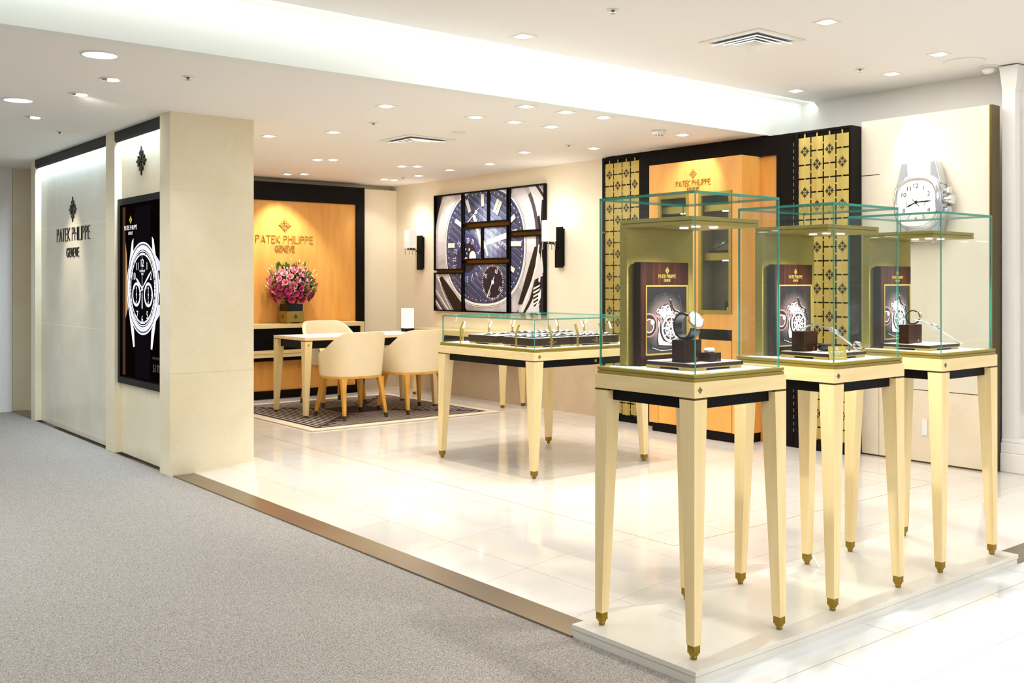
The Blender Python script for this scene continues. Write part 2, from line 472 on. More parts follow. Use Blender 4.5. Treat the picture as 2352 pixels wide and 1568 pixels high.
def _emblem():
    out = []
    arm = []
    arm.append([(-.035, .03), (.035, .03), (.04, .42), (-.04, .42)])                       # stem
    arm.append([(0, 1.02), (-.06, .92), (-.05, .82), (-.17, .68), (-.13, .50), (0, .40), (.13, .50), (.17, .68), (.05, .82), (.06, .92)])
    for s in (-1, 1):
        arm.append([(s * .04, .30), (s * .19, .32), (s * .34, .43), (s * .38, .58), (s * .29, .70), (s * .18, .63), (s * .20, .52), (s * .12, .46), (s * .04, .42)])
        arm.append([(s * .05, .20), (s * .12, .27), (s * .05, .34)])
    for k in range(4):
        a = k * PI / 2; c, s_ = math.cos(a), math.sin(a)
        for P in arm: out.append([(x * c - y * s_, x * s_ + y * c) for x, y in P])
    out.append([(-.06, 0), (0, -.06), (.06, 0), (0, .06)])
    return out
EMBLEM = _emblem()
def raised(mb, P, pl, d, mi=0):
    """a flat outline given thickness d"""
    n = len(P); vs = [lay(pl, u, v, 0) for u, v in P] + [lay(pl, u, v, d) for u, v in P]
    return mb.add(vs, [tuple(range(n)), tuple(range(n, 2 * n))] + [(i, (i + 1) % n, n + (i + 1) % n, n + i) for i in range(n)], mi)
def emblem_mb(pl, cx, cy, r, d, rx=None):
    mb = MB(); rx = rx or r
    for k, P in enumerate(EMBLEM): raised(mb, [(cx + x * rx, cy + y * r) for x, y in P], pl, d * (1 + .012 * (k % 7)))
    return mb
def lettering_mb(pl, s, cx, cy, h, width, d, t=.085):
    mb = MB()
    for k, P in enumerate(stroke_text(s, h, width, t)): raised(mb, [(cx + x, cy + y) for x, y in P], pl, d * (1 + .012 * (k % 7)))
    return mb
def sign(name, label, pl, cx, base, em_r, w1, h1, y_em, y1, y2, w2, h2, d, mats, rx=None, group=None):
    t = thing(name, label, 'sign', lay(pl, cx, base))
    obj('emblem', emblem_mb(pl, cx, y_em, em_r, d, rx), mats, t)
    obj('lettering', lettering_mb(pl, 'PATEK PHILIPPE', cx, y1, h1, w1, d * .7, .072), mats, t)
    obj('lettering', lettering_mb(pl, 'GENEVE', cx, y2, h2, w2, d, .09), mats, t)
    return t
exec_order = []

# ================================================================== THE SETTING
CZ = 2.475      # ceiling of the lounge
UZ = 2.775      # raised ceiling over the display tables
f = MB()
X0, X1, X2, X3 = 2.75, 3.25, 7.3, 10.0
def q(a, b, c, d, mi=0): f.add([a, b, c, d], [(0, 1, 2, 3)], mi)
q((X0, 2.85, -.045), (X1, 2.85, 0), (X1, 12, 0), (X0, 12, -.045))
q((X1, 2.85, 0), (4.92, 2.85, 0), (4.92, 2.9, 0), (X1, 2.9, 0))
q((X1, 2.9, 0), (X3, 2.9, 0), (X3, 12, 0), (X1, 12, 0))
q((4.92, 2.40, -.045), (X3, 2.40, -.045), (X3, 2.9, 0), (4.92, 2.9, 0))
q((2.66, 10.7, -.046), (X0, 10.7, -.045), (X0, 12, -.045), (2.66, 12, -.046))
f.box(2.66, 2.6, -.12, X3, 12, -.10)
struct('floor', f, 'marble_floor')
struct('floor', MB().box(-6, -5, -.12, 2.60, 13, -.05), 'carpet')
struct('floor', MB().box(2.60, -5, -.12, 10, 2.25, -.05), 'white_tile')
# brass lines set in the marble, bronze thresholds
t = MB()
for a in ((3.758, 3.374, 3.762, 9.0), (6.248, 3.374, 6.252, 9.0), (3.758, 3.374, 6.252, 3.378)): t.box(a[0], a[1], -.001, a[2], a[3], .0006)
struct('trim_1', t, 'brass_light')
t = MB().box(2.60, 2.85, -.06, 2.75, 6.93, -.0435); t.box(2.60, 10.71, -.06, 2.75, 11.46, -.0435); t.box(2.596, 2.85, -.06, 2.602, 6.93, -.0425)
struct('trim_2', t, 'bronze')
struct('trim_3', MB().box(4.92, 2.25, -.06, 10, 2.40, -.0435), 'bronze')
# the platform: slab on a recessed riser
pl_ = MB().box(2.60, 2.24, -.019, 4.92, 2.853, 0); pl_.box(2.604, 2.244, -.06, 4.916, 2.853, -.0205)
struct('floor', pl_, 'marble_plinth', bevel=.002)
struct('trim_4', MB().box(2.935, 2.575, -.002, 3.095, 2.73, .0008).box(3.765, 2.575, -.002, 3.925, 2.73, .0008), 'marble_floor')

# ceilings
struct('ceiling', MB().box(-6, 5.16, CZ, 7.4, 13, CZ + .1), 'ceiling_white')
struct('ceiling', MB().box(-6, -5, UZ, 10, 5.10, UZ + .1), 'ceiling_white')
struct('wall_beam', MB().box(-6, 5.06, CZ, 7.4, 5.16, UZ), 'beam_white')

# right-hand walls
struct('wall_right', MB().box(6.79, 6.93, .525, 6.95, 10.80, CZ), 'cream_wall')
struct('wall_right', MB().box(6.788, 6.93, 0, 6.95, 10.80, .52), 'sand_dado')
struct('wall_right', MB().box(7.2, 2.0, 0, 7.3, 5.08, UZ), 'white_paint')
struct('wall_right', MB().box(6.90, 5.0, 0, 7.0, 7.0, CZ), 'cream_wall')
w = MB().box(6.86, 3.315, .524, 6.96, 4.135, 2.50); w.box(6.86, 4.150, .524, 6.96, 4.285, 2.09); w.box(6.86, 4.135, 2.096, 6.96, 4.285, 2.50); w.box(6.86, 4.135, .524, 6.96, 4.15, 2.09)
struct('wall_right', w, 'panel_cream')
struct('wall_right', MB().box(6.862, 3.315, .012, 6.96, 4.142, .518).box(6.862, 4.146, .012, 6.96, 4.285, .518), 'marble_dado')
struct('trim_5', MB().box(6.864, 3.315, .515, 6.95, 4.285, .526).box(6.859, 4.146, 2.0905, 6.95, 4.285, 2.0955).box(6.866, 3.315, 0, 6.95, 4.285, .014), 'brass_dark')
struct('trim_6', MB().box(6.855, 3.298, 0, 6.967, 3.315, 2.50), 'brass_dark')
# white pilaster beside the shop's end
p = MB().box(7.0, 3.21, 0, 7.3, 3.298, UZ); p.box(7.10, 1.2, 0, 7.3, 3.21, UZ); p.box(7.085, 3.19, .4, 7.11, 3.14, 2.5)
p.box(7.085, 2.2, .4, 7.11, 2.25, 2.5); p.box(7.085, 2.25, 2.45, 7.11, 3.14, 2.5); p.box(7.085, 2.25, .4, 7.11, 3.14, .45)
p.hexa([(7.0, 3.205, 2.61), (7.3, 3.205, 2.61), (7.3, 3.298, 2.61), (7.0, 3.298, 2.61)], [(6.955, 3.17, 2.765), (7.3, 3.17, 2.765), (7.3, 3.298, 2.765), (6.955, 3.298, 2.765)])
struct('wall_right', p, 'white_paint')
b = MB().box(6.965, 2.9, 0, 7.12, 3.298, .13); b.box(6.975, 2.91, .13, 7.12, 3.298, .20); b.box(6.985, 2.92, .20, 7.12, 3.298, .225)
struct('baseboard_right', b, 'white_paint', bevel=.006)

# back wall behind the reception niche
struct('wall_back', MB().box(3.19, 10.66, 0, 6.9, 10.80, .52), 'sand_dado')
struct('wall_back', MB().box(3.19, 10.66, .52, 6.80, 10.80, 2.417).box(3.19, 10.80, 2.3, 6.9, 10.9, CZ), 'cream_wall')

# stone wall between carpet and lounge: piers, two lit recesses
w = MB()
w.box(2.575, 6.93, -.05, 3.19, 7.13, CZ)            # pier at the entrance
w.box(2.655, 7.13, -.05, 3.19, 8.19, CZ)            # back of the poster recess
w.box(2.60, 8.19, -.05, 3.19, 8.41, CZ)             # pier between the recesses
w.box(2.60, 10.56, -.05, 3.19, 10.71, CZ)
w.box(2.60, 11.45, -.05, 3.6, 11.9, CZ)
struct('wall_left', w, 'marble_wall')
struct('wall_left', MB().box(2.655, 8.41, -.05, 3.19, 10.56, CZ), 'marble_panel')
struct('wall_left', MB().box(-6, 11.45, -.05, 2.597, 11.9, CZ), 'white_paint')
struct('wall_end', MB().box(3.19, 11.9, -.05, 7.0, 12.0, CZ), 'cream_wall')
struct('trim_7', MB().box(2.573, 6.928, 1.934, 3.192, 6.932, 1.937).box(2.573, 6.928, .66, 3.192, 6.932, .662), 'marble_wall')
for nm, y0, y1 in (('light_pelmet', 8.412, 10.558), ('light_pelmet', 7.132, 8.188)):
    far = y0 > 8.3
    t = thing(nm, 'black pelmet hiding a light strip over the %s' % ('lettered stone recess at far left' if far else 'recess with the backlit watch poster'), 'light fitting', (2.63, (y0 + y1) / 2, 2.37), group='black pelmets along the top of the stone wall')
    mb = MB(); mb.prism([(2.598, 2.474), (2.598, 2.41), (2.612, 2.392), (2.622, 2.392), (2.622, 2.474)], y0, y1)
    mb.v = [(v[0], v[2], v[1]) for v in mb.v]
    obj('fascia', mb, 'black_lacquer', t)
    obj('light_strip', MB().box(2.626, y0 + .01, 2.452, 2.648, y1 - .01, 2.462), 'led_strip', t)
    area('pelmet_light', (2.637, (y0 + y1) / 2, 2.448), .018, y1 - y0 - .04, 15 * (y1 - y0), (.62, .80, 1.0), (0, math.radians(8), 0))

# ================================================================== SIGNS ON THE STONE WALL
S1 = plane((2.655, 9.503, 0), (0, -1, 0), (0, 0, 1))
sign('wall_sign', 'dark metal crest and lettering standing off the stone wall in the lit recess', S1, 0, 1.5, .112, 1.0, .112, 1.942, 1.722, 1.56, .365, .075, .008, 'steel_dark')
S2 = plane((2.655, 7.73, 0), (0, -1, 0), (0, 0, 1))
o = emblem_mb(S2, 0, 2.213, .11, .008)
single('wall_crest', o, 'steel_dark', 'dark metal crest on the stone above the backlit watch poster', 'sign')

# ---------------------------------------------------------------- backlit poster of a chronograph
emitm('e_black', (16, 9, 7), .5); emitm('e_brown', (84, 58, 34), .8); emitm('e_warm', (190, 150, 110), .9)
emitm('e_white', (250, 252, 255), 1.25); emitm('e_silver', (214, 216, 236), 1.1); emitm('e_grey', (96, 98, 120), .9)
emitm('e_navy', (16, 14, 18), .8); emitm('e_gold', (226, 204, 70), 1.0); emitm('e_dim', (120, 112, 108), .8)
t = thing('poster_lightbox', 'tall backlit poster of a silver chronograph watch on black, in a black frame', 'poster', (2.64, 7.67, .51))
fr = MB(); y0, y1, z0, z1 = 7.14, 8.185, .505, 1.945
fr.box(2.622, y1 - .05, z0, 2.6545, y1, z1); fr.box(2.622, y0, z0, 2.6545, y0 + .05, z1); fr.box(2.622, y0 + .05, z0, 2.6545, y1 - .05, z0 + .05); fr.box(2.622, y0 + .05, z1 - .05, 2.6545, y1 - .05, z1); fr.box(2.650, y0 + .05, z0 + .05, 2.6545, y1 - .05, z1 - .05)
obj('frame', fr, 'black_lacquer', t)
PP = plane((2.645, 8.20, .51), (0, -1, 0), (0, 0, 1))
a = Art(); cx, cy = .515, .737
a.rect(.05, .05, 1.01, 1.39, 'e_black'); a.up().rect(.06, .06, .13, 1.37, 'e_brown')
a.poly([(.13, .5), (.2, .6), (.16, 1.0), (.13, 1.1)], 'e_warm')
for s in (-1, 1):                                   # lugs and straps
    a.poly([(cx + s * .20, 1.12), (cx + s * .235, 1.10), (cx + s * .30, .92), (cx + s * .34, .80), (cx + s * .22, .90)], 'e_white')
    a.poly([(cx + s * .205, .286), (cx + s * .175, .29), (cx + s * .19, .42), (cx + s * .25, .50), (cx + s * .33, .66), (cx + s * .30, .55)], 'e_white')
a.rect(cx - .17, 1.02, cx + .17, 1.36, 'e_navy'); a.rect(cx - .16, .06, cx + .16, .42, 'e_navy')
a.poly([(.82, .70), (.90, .71), (.90, .80), (.82, .81)], 'e_silver'); a.poly([(.80, .50), (.88, .55), (.88, .62), (.82, .62)], 'e_silver'); a.poly([(.80, .98), (.88, .93), (.88, .87), (.82, .87)], 'e_silver')
a.up().disc(cx, cy, .350, 'e_white', 64).up().ring(cx, cy, .325, .338, 'e_grey', 64).ring(cx, cy, .300, .312, 'e_silver', 64, 3.6, 5.8)
a.up().disc(cx, cy, .292, 'e_navy', 64).up().disc(cx, cy, .285, 'e_white', 64).up().ring(cx, cy, .268, .277, 'e_navy', 64).up()
a.disc(cx, cy, .252, 'e_navy', 64).up().ticks(cx, cy, .255, .279, 60, .005, 'e_navy').ticks(cx, cy, .255, .280, 12, .012, 'e_navy', PI / 12)
for h, (u, v) in {'12': (.515, .93), '1': (.613, .905), '2': (.695, .83), '5': (.621, .539), '6': (.513, .505), '7': (.405, .538), '10': (.333, .83), '11': (.405, .905)}.items():
    a.text(h, u, v, .056, 'e_white')
a.text('PATEK PHILIPPE', cx, .868, .014, 'e_white', width=.12).text('GENEVE', cx, .845, .011, 'e_white', width=.05)
for u in (.385, .645):
    a.up().disc(u, .690, .092, 'e_white', 40).up().disc(u, .690, .072, 'e_navy', 40).ticks(u, .69, .060, .080, 24, .006, 'e_white').up()
    a.text('60', u, .742, .016, 'e_white').text('30', u, .638, .016, 'e_white')
    a.poly([(u - .004, .655), (u + .004, .655), (u + .002, .74), (u - .002, .74)], 'e_white').disc(u, .69, .009, 'e_white', 16)
def hand(a, c, tip, w, col, tail=.16):
    d = (tip[0] - c[0], tip[1] - c[1]); l = math.hypot(*d); n = (-d[1] / l * w, d[0] / l * w)
    m = (c[0] + d[0] * .72, c[1] + d[1] * .72); b = (c[0] - d[0] * tail, c[1] - d[1] * tail)
    a.poly([(b[0] + n[0] * .3, b[1] + n[1] * .3), (b[0] - n[0] * .3, b[1] - n[1] * .3), (m[0] - n[0], m[1] - n[1]), tip, (m[0] + n[0], m[1] + n[1])], col)
a.up(); hand(a, (cx, cy), (.372, .819), .011, 'e_white'); hand(a, (cx, cy), (.715, .871), .010, 'e_white'); a.up()
a.poly([(cx - .003, .60), (cx + .003, .60), (cx + .002, .99), (cx - .002, .99)], 'e_white').poly([(cx - .010, .585), (cx + .010, .585), (cx + .006, .70), (cx - .006, .70)], 'e_white').disc(cx, cy, .017, 'e_silver', 20)
a.emblem(.258, 1.265, .034, 'e_gold'); a.text('PATEK PHILIPPE', .256, 1.205, .030, 'e_white', width=.285); a.text('GENEVE', .256, 1.162, .020, 'e_white', width=.10)
a.text('REFERENCE', .84, .226, .014, 'e_dim', width=.21); a.text('5170', .82, .152, .055, 'e_dim')
a.build('screen', PP, t, rect=(.045, .045, 1.015, 1.395), eps=.0002)

# ================================================================== BIG WATCH PICTURE: eight framed panels
mat('a_navy', (34, 42, 84), .35); mat('a_navy_dark', (20, 22, 44), .35); mat('a_blue', (92, 112, 170), .35); mat('a_pale', (190, 206, 236), .35); mat('a_mid', (58, 70, 124), .35)
mat('a_silver', (226, 220, 222), .35); mat('a_white', (252, 250, 250), .35); mat('a_grey', (150, 142, 152), .35); mat('a_dgrey', (74, 66, 76), .35)
mat('a_ivory', (246, 244, 232), .35); mat('a_black', (12, 11, 14), .35); mat('a_red', (206, 30, 60), .35); mat('a_lsilver', (240, 237, 240), .35)
mat('a_shadow', (196, 188, 194), .35)
pa = Art(); C = (.935, .725)
def shade(nm, A_, B_, n):
    for k in range(n):
        t_ = k / (n - 1); mat('%s%d' % (nm, k), tuple(A_[i] + (B_[i] - A_[i]) * t_ for i in range(3)), .35)
shade('a_dial_', (16, 20, 54), (184, 202, 240), 9)
shade('a_steel_', (150, 142, 152), (252, 250, 252), 9)
def dcol(k): return 'a_dial_%d' % max(0, min(8, round(k * 8)))
def scol(k): return 'a_steel_%d' % max(0, min(8, round(k * 8)))
def oct_(rx, ry, cx=C[0], cy=C[1], n=96, p=2.35):
    out = []
    for i in range(n):
        t_ = 2 * PI * i / n; c_, s_ = math.cos(t_), math.sin(t_)
        out.append((cx + rx * math.copysign(abs(c_) ** (2 / p), c_), cy + ry * math.copysign(abs(s_) ** (2 / p), s_)))
    return out
pa.rect(0, 0, 2.0, 1.4, 'a_grey').up()
pa.poly([(0, .35), (0, 1.4), (.16, 1.4), (.02, .95), (.03, .7), (.06, .5)], 'a_black').up()
pa.poly([(1.60, 1.4), (2.0, 1.4), (2.0, 0), (1.45, 0), (1.7, .35), (1.86, .8)], 'a_lsilver').up()
B0, B1, Bm, Bi, Bo = oct_(.70, .625), oct_(.935, .90), oct_(.885, .85), oct_(.735, .665), oct_(.97, .94)
n_ = 96
for i in range(n_):
    j = (i + 1) % n_; an = 2 * PI * i / n_
    b_ = .70 + .16 * math.sin(an * 5 + 1) + .12 * math.sin(an * 11) - (.28 if 4.2 < an < 5.6 else 0)
    pa.poly([Bi[i], Bm[i], Bm[j], Bi[j]], scol(b_))
    lo_ = an > 5.0 or an < .55
    pa.poly([Bm[i], B1[i], B1[j], Bm[j]], 'a_dgrey' if lo_ else scol(b_ - .22))
    if lo_ and (an > 5.25 or an < .2): pa.poly([B1[i], Bo[i], Bo[j], B1[j]], 'a_black')
pa.up()
# upper right corner of the case
pa.poly([(1.74, 1.4), (2.0, 1.13), (2.0, 1.17), (1.80, 1.4)], 'a_black').up().poly([(1.80, 1.4), (2.0, 1.2), (2.0, 1.26), (1.88, 1.4)], 'a_grey').up()
pa.poly([(1.915, 1.18), (1.895, 1.0), (1.90, .8), (1.915, .6), (1.95, .4), (2.0, .45), (2.0, 1.15)], 'a_black').up()
pa.poly([(1.88, 0), (1.86, .18), (1.90, .42), (2.0, .45), (2.0, 0)], 'a_navy_dark').up()
pa.poly([(1.85, .66), (1.885, .62), (1.93, .40), (1.80, .36), (1.72, .16), (1.60, 0), (1.52, 0), (1.70, .30), (1.80, .5)], 'a_silver')
pa.poly([(1.72, 0), (1.86, 0), (1.84, .08), (1.78, .10)], 'a_lsilver')
pa.up().band([(1.80, .70), (1.755, .50), (1.685, .35), (1.595, .22), (1.53, .10)], [(1.85, .70), (1.81, .50), (1.75, .35), (1.66, .20), (1.60, .10)], 'a_black')
pa.path([(1.87, .72), (1.83, .52), (1.77, .36), (1.68, .19), (1.58, .0), (1.5, -.1)], .020, 'a_white')
pa.up().poly([(1.80, .33), (1.85, .355), (1.905, .31), (1.90, .2), (1.86, .10), (1.79, .06), (1.775, .18)], 'a_black').up()
for k in range(6): pa.poly([(1.782, .275 - k * .040), (1.782, .255 - k * .040), (1.875, .290 - k * .038), (1.892, .312 - k * .038)], 'a_white')
pa.up().poly([(1.86, .21), (1.905, .27), (1.90, .18), (1.835, .07), (1.81, .08), (1.86, .14)], 'a_white').poly([(1.80, .06), (1.83, .09), (1.80, -.02), (1.77, -.02)], 'a_lsilver')
# lower left: polished lug lines and the black gap under the bezel
pa.poly([(0, 0), (0, .45), (.07, .44), (.15, .27), (.26, .13), (.40, 0)], 'a_grey').up()
for k, (c_, w_) in enumerate((('a_white', .020), ('a_dgrey', .050), ('a_white', .022), ('a_black', .045), ('a_lsilver', .03), ('a_black', .03))):
    v_ = .27 - k * .062; pa.poly([(0, v_), (0, v_ - w_), (.34, v_ - w_ - .31), (.34, v_ - .30)], c_)
pa.poly([(0, .46), (.07, .44), (.13, .31), (.09, .33), (.03, .40)], 'a_white').up()
pa.band([(.09, .38), (.16, .27), (.26, .14), (.37, .03), (.48, -.06)], [(.145, .405), (.22, .33), (.36, .18), (.55, .08), (.72, -.05)], 'a_black')
pa.path([(.07, .42), (.13, .27), (.23, .13), (.35, -.01), (.45, -.1)], .012, 'a_white')
pa.up()
pa.band(oct_(.700, .626), oct_(.735, .665), 'a_white').up().band(oct_(.722, .651), oct_(.728, .657), 'a_dgrey').up()
pa.poly(B0, 'a_dial_1').up()
def clip_poly_to(poly, conv):
    out = poly
    for i in range(len(conv)):
        a_, b_ = conv[i], conv[(i + 1) % len(conv)]; nxt = []
        f_ = lambda p_: (b_[0] - a_[0]) * (p_[1] - a_[1]) - (b_[1] - a_[1]) * (p_[0] - a_[0])
        for k in range(len(out)):
            p_, q_ = out[k - 1], out[k]; fp, fq = f_(p_), f_(q_)
            if (fp >= 0) != (fq >= 0):
                tt = fp / (fp - fq); nxt.append((p_[0] + tt * (q_[0] - p_[0]), p_[1] + tt * (q_[1] - p_[1])))
            if fq >= 0: nxt.append(q_)
        out = nxt
        if len(out) < 3: return []
    return out
CO = oct_(.697, .622, n=36)
def glare(u, v):
    g = math.exp(-(((u - 1.02) - (v - .80) * .10) / .26) ** 2) * math.exp(-((v - .82) / .34) ** 2)
    return .24 + .80 * g + .10 * math.exp(-((u - .36) / .12) ** 2)
SL = -.62
for k in range(-15, 17):                              # ribbed dial printed in bands of blue
    off = k * .082
    for j in range(18):
        ua, ub = .22 + j * .0795, .22 + (j + 1) * .0795; um = (ua + ub) / 2; vm = C[1] + off + SL * (um - C[0])
        for (o0, o1, dk) in ((0, .012, -.22), (.012, .045, -.03), (.045, .072, .05), (.072, .082, .22)):
            P = clip_poly_to([(ua, C[1] + off + o0 + SL * (ua - C[0])), (ub, C[1] + off + o0 + SL * (ub - C[0])), (ub, C[1] + off + o1 + SL * (ub - C[0])), (ua, C[1] + off + o1 + SL * (ua - C[0]))], CO)
            if P: pa.poly(P, dcol(glare(um, vm) + dk))
pa.up()
for i in range(60):
    a_ = 2 * PI * i / 60 + .05
    pa.disc(C[0] + .665 * math.copysign(abs(math.cos(a_)) ** .88, math.cos(a_)), C[1] + .592 * math.copysign(abs(math.sin(a_)) ** .88, math.sin(a_)), .007, 'a_white', 8)
def baton(p_, q_, w=.052, dbl=False):
    pa.line((p_[0] + .008, p_[1] - .012), (q_[0] + .008, q_[1] - .012), w, 'a_black'); pa.up().line(p_, q_, w, 'a_ivory'); pa.up().line(p_, q_, .006, 'a_black' if dbl else 'a_silver'); pa.z -= 2
for p_, q_ in (((.918, 1.30), (.925, 1.165)), ((.625, 1.253), (.691, 1.115)), ((.41, 1.036), (.573, .955)), ((.268, .754), (.40, .752)),
               ((1.484, 1.033), (1.37, .965)), ((1.592, .738), (1.40, .742)), ((1.475, .455), (1.36, .51))): baton(p_, q_)
baton((1.225, 1.215), (1.146, 1.075), .098, True)
pa.up(3)
# moon and date ring
mc = (.639, .610)
pa.disc(*mc, .262, 'a_navy', 48).up().disc(*mc, .262, 'a_mid', 48).up().disc(*mc, .170, 'a_navy_dark', 40).up()
pa.poly([(.40, .50), (.40, .70), (.53, .68), (.56, .55), (.55, .44)], 'a_navy')
pa.disc(.742, .620, .062, 'a_lsilver').disc(.62, .585, .03, 'a_lsilver').up().disc(.742, .565, .035, 'a_navy_dark')
for (su, sv, sr) in ((.681, .699, .022), (.615, .704, .015), (.635, .655, .014)):
    pa.poly([(su + sr * (1 if i % 2 == 0 else .42) * math.sin(PI * i / 5), sv + sr * (1 if i % 2 == 0 else .42) * math.cos(PI * i / 5)) for i in range(10)], 'a_white')
for tx, u, v, r_, c_ in (('19', .397, .51, 1.9, 'a_white'), ('21', .397, .586, 1.6, 'a_white'), ('23', .417, .68, 1.15, 'a_white'), ('25', .487, .765, .75, 'a_white'), ('29', .655, .80, .05, 'a_white'), ('31', .742, .782, -.25, 'a_white'),
                         ('1', .797, .746, -.55, 'a_red'), ('3', .857, .672, -1.0, 'a_white'), ('13', .635, .365, .1, 'a_white'), ('11', .735, .380, .3, 'a_white'), ('9', .818, .419, .6, 'a_white'), ('7', .882, .495, .9, 'a_white'), ('5', .875, .59, -1.4, 'a_white'), ('15', .54, .40, -.3, 'a_white'), ('17', .45, .45, 2.3, 'a_white')):
    pa.text(tx, u, v, .062, c_, rot=r_, wf=.62)
for ang in range(0, 360, 24): pa.disc(mc[0] + .215 * math.cos(math.radians(ang + 10)), mc[1] + .215 * math.sin(math.radians(ang + 10)), .006, 'a_white', 8)
pa.up()
# running seconds
sc_ = (1.107, .335)
pa.disc(*sc_, .200, 'a_navy_dark', 48).up().ticks(*sc_, .172, .196, 60, .005, 'a_white').ticks(*sc_, .165, .198, 12, .010, 'a_white')
for tx, u, v, r_ in (('60', 1.172, .452, -.35), ('45', .985, .403, -.35), ('15', 1.234, .262, -.35), ('30', 1.040, .214, -.35)): pa.text(tx, u, v, .050, 'a_white', rot=r_, wf=.7)
pa.up().line((1.006, .169), (1.135, .395), .010, 'a_white').disc(*sc_, .024, 'a_white', 20)
pa.up().text('PATEK PHILIPPE', 1.165, .805, .045, 'a_white', rot=-.48, width=.44).text('GENEVE', 1.150, .735, .034, 'a_white', rot=-.48, width=.15)
pa.up()
# hands
pa.line((.77, 1.074), (.90, .76), .052, 'a_ivory').disc(.935, .745, .05, 'a_ivory').line((1.00, .765), (1.53, .868), .060, 'a_white').line((.97, .75), (1.02, .62), .03, 'a_white').up()
pa.line((.658, 1.007), (.861, 1.153), .010, 'a_white').disc(.811, 1.111, .022, 'a_white', 20).text('20', .635, .99, .035, 'a_white', rot=.5)
for k in range(5): pa.disc(.985 - k * .012, 1.115 - k * .03, .004, 'a_red', 8)
PANELS = [  # u0, u1, v0, v1, what part of the watch it shows
    (.0, .560, .470, 1.342, 'bezel, date ring and two left-hand hour batons, tall, top left'),
    (.0, .560, .0, .445, 'dark case curve under the left bezel, bottom left corner'),
    (.575, .905 + .13, .985, 1.342, 'small blue subdial hand and one upright baton, top row'),
    (1.045, 1.375, .985, 1.342, 'double baton at twelve, top row'),
    (.575, .925, .580, .945, 'moon and stars with dates 29 and 31, middle row'),
    (.935, 1.375, .580, .945, 'hands crossing over the maker lettering, middle row'),
    (.575, 1.375, .0, .545, 'running seconds subdial over the lower bezel, bottom centre'),
    (1.400, 1.977, .862, 1.342, 'upper right bezel and pointed hand tip, top right corner'),
    (1.400, 1.977, .0, .825, 'fluted crown and right bezel, bottom right corner')]
PX = 6.748
for (u0, u1, v0, v1, what) in PANELS:
    ya, yb, za, zb = 9.789 - u1, 9.789 - u0, .957 + v0, .957 + v1
    t = thing('framed_picture', 'black framed picture panel: ' + what, 'picture', (PX, (ya + yb) / 2, za), group='framed panels of the big watch picture')
    w_ = .017; m = MB()
    m.box(PX, ya, za, PX + .034, ya + w_, zb).box(PX, yb - w_, za, PX + .034, yb, zb).box(PX, ya + w_, za, PX + .034, yb - w_, za + w_).box(PX, ya + w_, zb - w_, PX + .034, yb - w_, zb)
    obj('frame', m, 'black_lacquer', t)
    obj('backing', MB().box(PX + .024, ya + w_, za + w_, PX + .034, yb - w_, zb - w_), 'black_lacquer', t)
    pa.build('print', plane((PX + .023, 9.789, .957), (0, -1, 0), (0, 0, 1)), t, rect=(u0 + w_, v0 + w_, u1 - w_, v1 - w_), eps=.00040)
single('picture_rail', MB().box(6.7835, 7.83, .98, 6.7895, 9.77, 2.28), 'brass_dark', 'bronze backing board seen in the gaps between the picture panels', 'mounting board')

# ================================================================== WALL CABINET with lattice flanks
FX = 6.72
t = thing('wall_cabinet', 'tall black and amber wood display cabinet with gold lattice flanks and two glass doors', 'cabinet', (6.6, 5.6, 0))
m = MB()
m.box(FX, 4.956, 2.31, 6.858, 6.461, 2.465).box(FX + .012, 6.461, 2.31, 6.858, 6.942, 2.465).box(FX, 6.461, 2.438, FX + .012, 6.942, 2.465)   # header
m.box(FX, 4.795, 0, 6.858, 4.956, 2.465).box(FX, 6.31, 0, 6.858, 6.461, 2.31)   # posts
m.box(FX + .012, 4.30, .02, 6.858, 4.795, 2.465)                  # lattice backs
m.box(FX + .012, 6.461, .02, 6.858, 6.942, 2.31)
m.box(FX, 4.285, 0, 6.858, 4.305, 2.465).box(FX, 4.75, 0, FX + .02, 4.789, 2.465).box(FX, 4.305, 0, FX + .02, 4.75, .055).box(FX, 4.305, 2.446, FX + .02, 4.75, 2.465)
m.box(FX, 6.905, 0, FX + .02, 6.942, 2.438).box(FX, 6.461, 0, FX + .02, 6.905, .036).box(6.79, 4.956, 0, 6.858, 6.31, 2.31)
obj('frame', m, 'dark_wood', t, bevel=.0015)
obj('amber_lining', MB().box(6.762, 4.956, .0, 6.79, 5.14, 2.31).box(6.762, 6.13, 0, 6.79, 6.31, 2.31), 'amber_wood', t)
